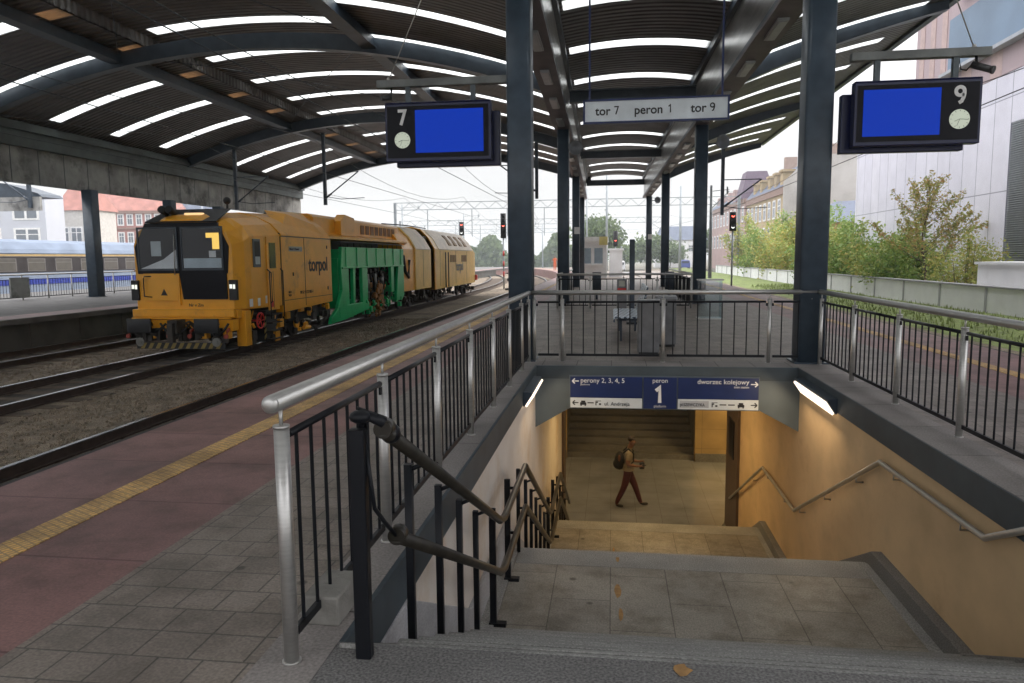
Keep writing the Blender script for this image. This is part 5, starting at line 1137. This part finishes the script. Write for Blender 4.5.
mast(6.8, 53.5, 6.4, .13, 'concrete mast standing left of the right hand signal', 1.2, z0=0)
mast(-2.6, 78, 8.5, .09, 'thin tall pole left of the kiosk tree', z0=0)
mast(-.6, 84, 11.5, .14, 'thick pole standing in front of the kiosk tree', z0=0)
mast(4.4, 98, 7.2, .09, 'thin pole between the last columns', z0=0)
mast(9.2, 104, 11, .20, 'thick lattice coloured mast right of the farthest columns')
mast(-22, 110, 8.2, .12, 'mast at left above the rear of the machine', 2.5)
mast(-28, 98, 8.8, .12, 'mast left of the nearest gantry', 2.5)
mast(-31, 150, 9.5, .14, 'distant mast left of the second gantry', -2.5)
mast(-17, 145, 8.5, .12, 'distant mast between the two signals', 2.5)
mast(-12.5, 135, 7.5, .12, 'distant mast right of the tall red signal', -2.5)
mast(-8.5, 150, 7.5, .12, 'distant mast beside the brick signal building', 2.)
mast(-55, 95, 10, .14, 'mast in front of the brick building', 3)
mast(-63, 100, 10, .14, 'mast in front of the cream house', 3)
def signal(x, y, z0, zh, n, lit, lab, basew=True):
    t = thing('railway_signal', (x, y, z0), lab, 'signal', 'railway signals')
    mb = MB().tube([(x, y, z0+.0), (x, y, zh)], .06, 8)
    obj('mast', mb, M_mast, t)
    if basew:
        b_ = MB()
        for k in range(3): b_.tube([(x, y, z0+1.0+k*.8), (x, y, z0+1.4+k*.8)], .066, 8)
        obj('red_band', b_, M_redpaint, t)
    h = .36*n+.12
    hd = obj('head', MB().rbox(x-.22, x+.22, y-.1, y+.1, zh, zh+h, .09, 3), M_blk, t)
    for k in range(n):
        z = zh+h-.22-.36*k
        obj('lens', MB().disc((x, y-.11, z), .10, (0, -1, 0), .02, 14), emis('signal red', (1, .12, .08), 3) if k in lit and lit[k] == 'r' else emis('signal white', (.9, .95, .9), 1.2) if k in lit else M_gloss, hd)
        obj('hood', MB().tube([(x, y-.1, z+.06), (x, y-.28, z+.08)], .11, 10), M_blk, hd)
signal(-13.4, 66, -.9, 3.6, 3, {0: 'r', 2: 'w'}, 'three lamp signal showing red above the rear of the yellow machine')
signal(-8.45, 58, -.9, 3.1, 5, {2: 'r'}, 'tall five lamp signal with one red light on a red and white mast')
signal(-17.6, 92, -.9, 1.3, 2, {0: 'r'}, 'small low signal with a red light left of the tall one')
signal(7.75, 50, -.75, 3.15, 3, {0: 'r', 2: 'w'}, 'signal with a red light in front of the bushes on the right', False)
signal(.35, 76, 0, 2.6, 4, {2: 'r'}, 'signal with a red light right of the kiosk', False)
signal(-4.4, 72, 0, 2.2, 4, {1: 'r'}, 'signal with a red light between the left columns', False)
tag(obj('track_marker', MB().tube([(-7.9, 57, -.9), (-7.9, 57, -.2)], .05, 8).ball((-7.9, 57, -.1), .16, 8, 6).box(-8.2, -7.6, 56.9, 57.1, -.92, -.78), M_blk), 'small black shunting signal beside the curved track', 'signal')

# ================================================================== platform furniture
kb = thing('kiosk', (-1.3, 57, 0), 'small white kiosk with two windows and a yellow corner beyond the canopy', 'kiosk')
obj('wall', MB().box(-2.4, -.38, 56, 60, 0, 2.7), M_whitewall, kb); obj('roof', MB().box(-2.5, -.30, 55.9, 60.1, 2.7, 3.05), M_white, kb)
for x in (-1.86, -1.0): 
    w_ = obj('window', MB().box(x-.37, x+.37, 55.96, 55.998, 1.0, 2.3), M_white, kb); obj('pane', MB().box(x-.31, x+.31, 55.95, 55.959, 1.08, 2.22), mat('kiosk pane', (.25, .32, .38), .1), w_)
obj('corner_panel', MB().box(-.95, -.33, 55.88, 55.895, 2.45, 3.06), mat('pale yellow', (.6, .52, .2), .6), kb)
obj('shelf', MB().box(-2.3, -.6, 55.8, 55.99, .92, .98), M_white, kb)
tag(obj('concrete_cabin', MB().box(-.2, .8, 58, 60, 0, 2.05).box(-.3, .9, 57.9, 60.1, 2.05, 2.2), M_whitewall), 'grey concrete cabin right beside the kiosk', 'cabin')
bench = thing('bench', (.42, 14.6, 0), 'pale blue perforated metal bench with back standing on the platform', 'bench')
M_bench = mat('blue white perforated metal', (.30, .36, .42), .35, .4, .05, 5)
nt_ = M_bench.node_tree; ck = nt_.nodes.new('ShaderNodeTexChecker'); ck.inputs['Scale'].default_value = 14; ck.inputs[1].default_value = (.7, .78, .85, 1); ck.inputs[2].default_value = (.06, .09, .14, 1)
tc_ = nt_.nodes.new('ShaderNodeTexCoord'); mp_ = nt_.nodes.new('ShaderNodeMapping'); mp_.inputs['Rotation'].default_value = (R(30), R(20), R(45)); nt_.links.new(tc_.outputs['Object'], mp_.inputs[0]); nt_.links.new(mp_.outputs[0], ck.inputs[0]); nt_.links.new(ck.outputs[0], nt_.nodes['Principled BSDF'].inputs['Base Color'])
obj('seat', MB().box(.05, .52, 13.6, 15.9, .43, .46).box(.03, .06, 13.6, 15.9, .36, .45), M_bench, bench, .01)
obj('backrest', MB().prism([(.50, 13.6, .46), (.53, 13.6, .46), (.66, 13.6, 1.0), (.63, 13.6, 1.0)], (0, 2.3, 0)), M_bench, bench, .008)
for y in (13.8, 15.7): obj('leg', MB().box(.15, .19, y-.03, y+.03, 0, .43).box(.47, .51, y-.03, y+.03, 0, .46).box(.15, .51, y-.03, y+.03, .38, .42), M_dark, bench)
def bin_(x, y, lab):
    t = thing('litter_bin', (x, y, 0), lab, 'litter bin', 'grey litter bins on the platform')
    obj('body', MB().rbox(x-.17, x+.17, y-.17, y+.17, .04, .82, .03, 2, True), mat('bin grey', (.17, .17, .175), .5, .2, .2, 6), t); obj('lid', MB().rbox(x-.18, x+.18, y-.18, y+.18, .825, .87, .04, 2, True), mat('bin lid', (.26, .27, .28), .4, .3), t); obj('foot', MB().box(x-.15, x+.15, y-.15, y+.15, 0, .04), M_blk, t)
bin_(.58, 12.0, 'grey litter bin right behind the middle post of the far railing')
bin_(.93, 13.1, 'grey litter bin standing behind and right of the nearer bin')
pn_ = thing('information_pillar', (.22, 17.4, 0), 'narrow dark blue information pillar behind the bench', 'pillar')
obj('panel', MB().box(.40, .52, 17.3, 17.42, .0, 1.95), M_dark, pn_, .02); obj('base', MB().box(.34, .58, 17.2, 17.5, 0, .05), M_blk, pn_)
vm = thing('ticket_validator', (-.0, 18.2, 0), 'small grey machine with red front behind the bench', 'ticket machine')
obj('body', MB().box(.12, .36, 18.1, 18.4, 0, 1.02), mat('bin grey', (.10, .10, .105), .45), vm, .02); obj('front', MB().box(.14, .34, 18.09, 18.099, .68, .80), M_redpaint, vm); obj('screen', MB().box(.17, .31, 18.09, 18.099, .84, .98), mat('pale plate', (.4, .4, .34)), vm)
gb = thing('glass_shelter', (2.55, 18.9, 0), 'low glass box with steel edges standing by the second right column', 'glass case')
obj('glass', MB().box(2.15, 2.16, 18.7, 19.2, .02, .95).box(2.68, 2.69, 18.7, 19.2, .02, .95).box(2.165, 2.675, 18.7, 18.705, .02, .95), M_glass2, gb)
obj('frame', MB().box(2.12, 2.72, 18.66, 19.24, .95, .98).box(2.12, 2.72, 18.66, 19.24, 0, .02), M_steel, gb)
for x, y, lab in ((-.55, 27.5, 'dark litter bin with red band near the next stairwell, left one'), (2.1, 27.8, 'dark litter bin near the next stairwell, right one')):
    t = thing('small_bin', (x, y, 0), lab, 'litter bin', 'small dark bins by the far stairwell')
    obj('body', MB().rbox(x-.16, x+.16, y-.16, y+.16, .35, 1.0, .05), M_dark, t); obj('post', MB().tube([(x, y, 0), (x, y, .35)], .04, 8), M_dark, t)
for x, y, r, c, lab in ((1.4, 132, 0, (.6, .6, .62), 'small white van parked beyond the platform end'), (14.2, 150, 0, (.05, .08, .3), 'small dark blue car parked near the distant white house')):
    t = thing('parked_vehicle', (x, y, -.9), lab, 'car')
    obj('body', MB().loft([[(x-.9, yy, -.6), (x+.9, yy, -.6), (x+.9, yy, .0+h_), (x+.75, yy, .55+h_), (x-.75, yy, .55+h_), (x-.9, yy, .0+h_)] for yy, h_ in ((y-2, -.1), (y-1.9, .2), (y+1.9, .3), (y+2, -.1))]), mat('car paint %s' % c[0], c, .3), t, .05)
    obj('windscreen', MB().box(x-.65, x+.65, y-2.03, y-1.96, .2, .6), M_glassdark, t)
    for s in (-.75, .75):
        for yy in (y-1.2, y+1.2): obj('wheel', MB().disc((x+s*.9, yy, -.6), .32, (s, 0, 0), .18, 14), M_blk, t)

# ================================================================== air
hm = bpy.data.materials.new('haze air'); hm.use_nodes = True; hn = hm.node_tree; hn.nodes.remove(hn.nodes['Principled BSDF'])
pv = hn.nodes.new('ShaderNodeVolumePrincipled'); pv.inputs['Color'].default_value = (.86, .93, .97, 1); pv.inputs['Density'].default_value = .0012; pv.inputs['Anisotropy'].default_value = .2
hn.links.new(pv.outputs[0], hn.nodes['Material Output'].inputs['Volume'])
tag(obj('haze', MB().box(-420, 420, -80, 640, -6, 24), hm, origin=(0, 0, 0)), 'thin pale haze in the air over the far tracks', 'haze', kind='stuff')

# ================================================================== PEOPLE
def person(name, loc, joints, cols, lab, scale=1, rotz=0, extra=None):
    """joints: {name:(pos,radius)}, chains; skin modifier evaluated into one continuous mesh."""
    P_, CH = joints; names = list(P_); me = bpy.data.meshes.new('tmp')
    me.from_pydata([P_[k][0] for k in names], [(names.index(a), names.index(b)) for a, b in CH], []); me.update()
    o = bpy.data.objects.new('tmp', me); COL.objects.link(o)
    sk = o.modifiers.new('skin', 'SKIN'); sk.branch_smoothing = .5
    for i, k in enumerate(names):
        v = me.skin_vertices[0].data[i]; r = P_[k][1]; v.radius = r if isinstance(r, tuple) else (r, r); v.use_root = (k == 'pelvis')
    ss = o.modifiers.new('sub', 'SUBSURF'); ss.levels = 2; ss.render_levels = 2
    dg = bpy.context.evaluated_depsgraph_get(); dg.update(); m2 = bpy.data.meshes.new_from_object(o.evaluated_get(dg)); bpy.data.objects.remove(o)
    m2.materials.clear()
    for c in cols['mats']: m2.materials.append(c)
    for p in m2.polygons: p.material_index = cols['fn'](p.center); p.use_smooth = True
    m2.name = name; r = bpy.data.objects.new(name, m2); COL.objects.link(r); r.location = loc; r.scale = (scale,)*3; r.rotation_euler = (0, 0, rotz); ORIG[r.name] = Vector((0, 0, 0))
    return tag(r, lab, 'person')
# the figure walks towards +X
walkP = {'pelvis': ((0, 0, .95), (.13, .15)), 'belly': ((.0, 0, 1.08), (.12, .145)), 'chest': ((.01, 0, 1.30), (.125, .175)), 'neckb': ((.03, 0, 1.46), (.075, .10)), 'neck': ((.06, 0, 1.53), .062), 'head': ((.10, 0, 1.62), (.10, .086)), 'crown': ((.09, 0, 1.69), (.095, .085)),
 'hipl': ((0, .09, .88), .115), 'kneel': ((.17, .09, .52), .082), 'ankl': ((.30, .09, .13), .058), 'footl': ((.34, .09, .05), .04), 'toel': ((.50, .10, .055), .032),
 'hipr': ((0, -.09, .88), .115), 'kneer': ((-.10, -.09, .50), .082), 'ankr': ((-.27, -.09, .14), .058), 'footr': ((-.27, -.09, .05), .04), 'toer': ((-.11, -.10, .035), .032),
 'shl': ((.02, .19, 1.40), .078), 'ell': ((.02, .25, 1.12), .055), 'wrl': ((.26, .16, 1.10), .030), 'hal': ((.33, .14, 1.12), (.022, .035)),
 'shr': ((.02, -.19, 1.40), .078), 'elr': ((-.02, -.26, 1.13), .055), 'wrr': ((.22, -.20, 1.08), .030), 'har': ((.30, -.18, 1.08), (.022, .035))}
for s, h, y in (('l', 'hal', .14), ('r', 'har', -.18)):
    z = 1.12 if s == 'l' else 1.08; x = .33 if s == 'l' else .30
    for k in range(4):
        yy = y+(k-1.5)*.018; L_ = (.035, .042, .038, .03)[k]
        walkP['f%s%d' % (s, k)] = ((x+.035, yy, z), .009); walkP['g%s%d' % (s, k)] = ((x+.035+L_, yy, z-.02), .008)
    walkP['t%s' % s] = ((x+.01, y+(.03 if s == 'r' else -.03), z+.015), .010); walkP['u%s' % s] = ((x+.05, y+(.035 if s == 'r' else -.035), z+.03), .008)
walkC = [('pelvis', 'belly'), ('belly', 'chest'), ('chest', 'neckb'), ('neckb', 'neck'), ('neck', 'head'), ('head', 'crown'), ('pelvis', 'hipl'), ('hipl', 'kneel'), ('kneel', 'ankl'), ('ankl', 'footl'), ('footl', 'toel'),
 ('pelvis', 'hipr'), ('hipr', 'kneer'), ('kneer', 'ankr'), ('ankr', 'footr'), ('footr', 'toer'), ('chest', 'shl'), ('shl', 'ell'), ('ell', 'wrl'), ('wrl', 'hal'), ('chest', 'shr'), ('shr', 'elr'), ('elr', 'wrr'), ('wrr', 'har')]
for s, h in (('l', 'hal'), ('r', 'har')):
    walkC += [(h, 'f%s%d' % (s, k)) for k in range(4)]+[('f%s%d' % (s, k), 'g%s%d' % (s, k)) for k in range(4)]+[(h, 't'+s), ('t'+s, 'u'+s)]
M_skin = mat('skin', (.22, .11, .07), .55); M_shirt = mat('beige shirt', (.30, .25, .17), .8, 0, .15, 12, bump=.2); M_trou = mat('maroon trousers', (.075, .014, .016), .8, 0, .2, 10, bump=.2); M_shoe = mat('black shoes', (.015, .012, .012), .5)
def wf(c):
    if c.z < .085: return 3
    if c.z < .10: return 0
    if c.z < .98 and not c.x > .2: return 2
    if c.z < .98: return 2
    if c.z > 1.50: return 0
    if abs(c.y) > .17 and c.z < 1.24: return 0
    if c.x > .15: return 0
    return 1
PX, PY = .42, 18.0
man = person('person', (PX, PY, -4.6), (walkP, walkC), {'mats': [M_skin, M_shirt, M_trou, M_shoe], 'fn': wf}, 'man in beige shirt and maroon trousers walking through the underpass with a backpack', 1.0)
ORIG['person'] = Vector((0, 0, 0))
M_hair = mat('short dark hair', (.03, .02, .015), .8)
hr = MB().ball((.075, 0, 1.71), .088, 14, 9, (1.08, .98, .85)); hr.v = [(x, y, max(z, 1.66+max(0, x-.06)*.9)) for x, y, z in hr.v]
obj('hair', hr, M_hair, man)
obj('face', MB().prism([(.17, -.012, 1.60), (.17, .012, 1.60), (.20, 0, 1.61), (.172, 0, 1.655)], (.004, 0, 0)).ball((.165, -.03, 1.655), .011, 8, 6).ball((.165, .03, 1.655), .011, 8, 6).ball((.165, 0, 1.575), .014, 8, 6, (.5, 1.6, .4)).ball((.09, -.075, 1.63), .022, 8, 6, (.7, .4, 1.2)).ball((.09, .075, 1.63), .022, 8, 6, (.7, .4, 1.2)), M_skin, man)
obj('shirt_hem', MB().loft([[(math.cos(k*.393)*rx, math.sin(k*.393)*ry, z) for k in range(16)] for rx, ry, z in ((.145, .175, .93), (.14, .17, 1.02), (.13, .165, 1.12))], False, True), M_shirt, man)
bp_ = thing('backpack', (PX-.2, PY, -3.5), 'black backpack with an orange pocket worn by the walking man', 'backpack')
B = lambda x, y, z: (PX+x, PY+y, -4.6+z)
obj('bag', MB().ball(B(-.21, 0, 1.16), .2, 14, 10, (.62, .8, 1.15)).ball(B(-.25, -.0, 1.08), .15, 12, 8, (.8, 1.0, .9)), mat('black nylon', (.012, .012, .014), .7), bp_)
obj('pocket', MB().ball(B(-.22, -.125, 1.24), .07, 10, 8, (.5, .6, 1.4)), mat('orange nylon', (.16, .06, .025), .7), bp_)
obj('strap', MB().tube([B(-.12, -.12, 1.38), B(.0, -.13, 1.49), B(.13, -.12, 1.38), B(.13, -.13, 1.18), B(-.02, -.15, 1.03)], .018, 6).tube([B(-.12, .12, 1.38), B(.0, .13, 1.49), B(.13, .12, 1.38), B(.13, .13, 1.18), B(-.02, .15, 1.03)], .018, 6), mat('black nylon', (.012, .012, .014), .7), bp_)
tag(obj('phone', MB().box(PX+.33, PX+.43, PY-.21, PY-.15, -4.6+1.10, -4.6+1.112), M_blk), 'dark phone held in front by the walking man', 'phone')
tag(obj('hand_bag', MB().rbox(PX+.28, PX+.40, PY+.10, PY+.17, -4.6+.93, -4.6+1.09, .02).tube([(PX+.30, PY+.14, -3.51), (PX+.33, PY+.14, -3.47), (PX+.37, PY+.14, -3.51)], .006, 6), M_blk), 'small dark pouch in the far hand of the walking man', 'pouch')
# standing figures on the opposite platform and beyond
stP = {k: v for k, v in walkP.items()}
for k, (x, y, z) in {'kneel': (.02, .10, .50), 'ankl': (0, .10, .12), 'footl': (.0, .10, .05), 'toel': (.15, .11, .035), 'kneer': (.02, -.10, .5), 'ankr': (0, -.1, .12), 'footr': (0, -.1, .05), 'toer': (.15, -.11, .035), 'head': (.05, 0, 1.62), 'crown': (.03, 0, 1.70), 'ell': (-.03, .26, 1.12)}.items(): stP[k] = ((x, y, z), walkP[k][1])
M_coat = mat('black coat', (.012, .013, .018), .8); M_vest = mat('orange work vest', (.65, .12, .03), .7); M_navy = mat('navy trousers', (.02, .025, .045), .8)
person('person', (-24.0, 35.4, 0), (stP, walkC), {'mats': [M_skin, M_coat, M_coat, M_shoe], 'fn': wf}, 'person in a black coat standing on the opposite platform beside the machine cab', 1.0, R(200))
person('person', (-25.3, 33.9, 0), (stP, walkC), {'mats': [M_skin, M_vest, M_navy, M_shoe], 'fn': wf}, 'worker in an orange vest behind the column on the opposite platform', 1.0, R(250))
person('person', (-7.0, 92, 0), (stP, walkC), {'mats': [M_skin, M_vest, M_vest, M_shoe], 'fn': wf}, 'tiny worker in orange clothes far along the curving platform', 1.0, R(270))
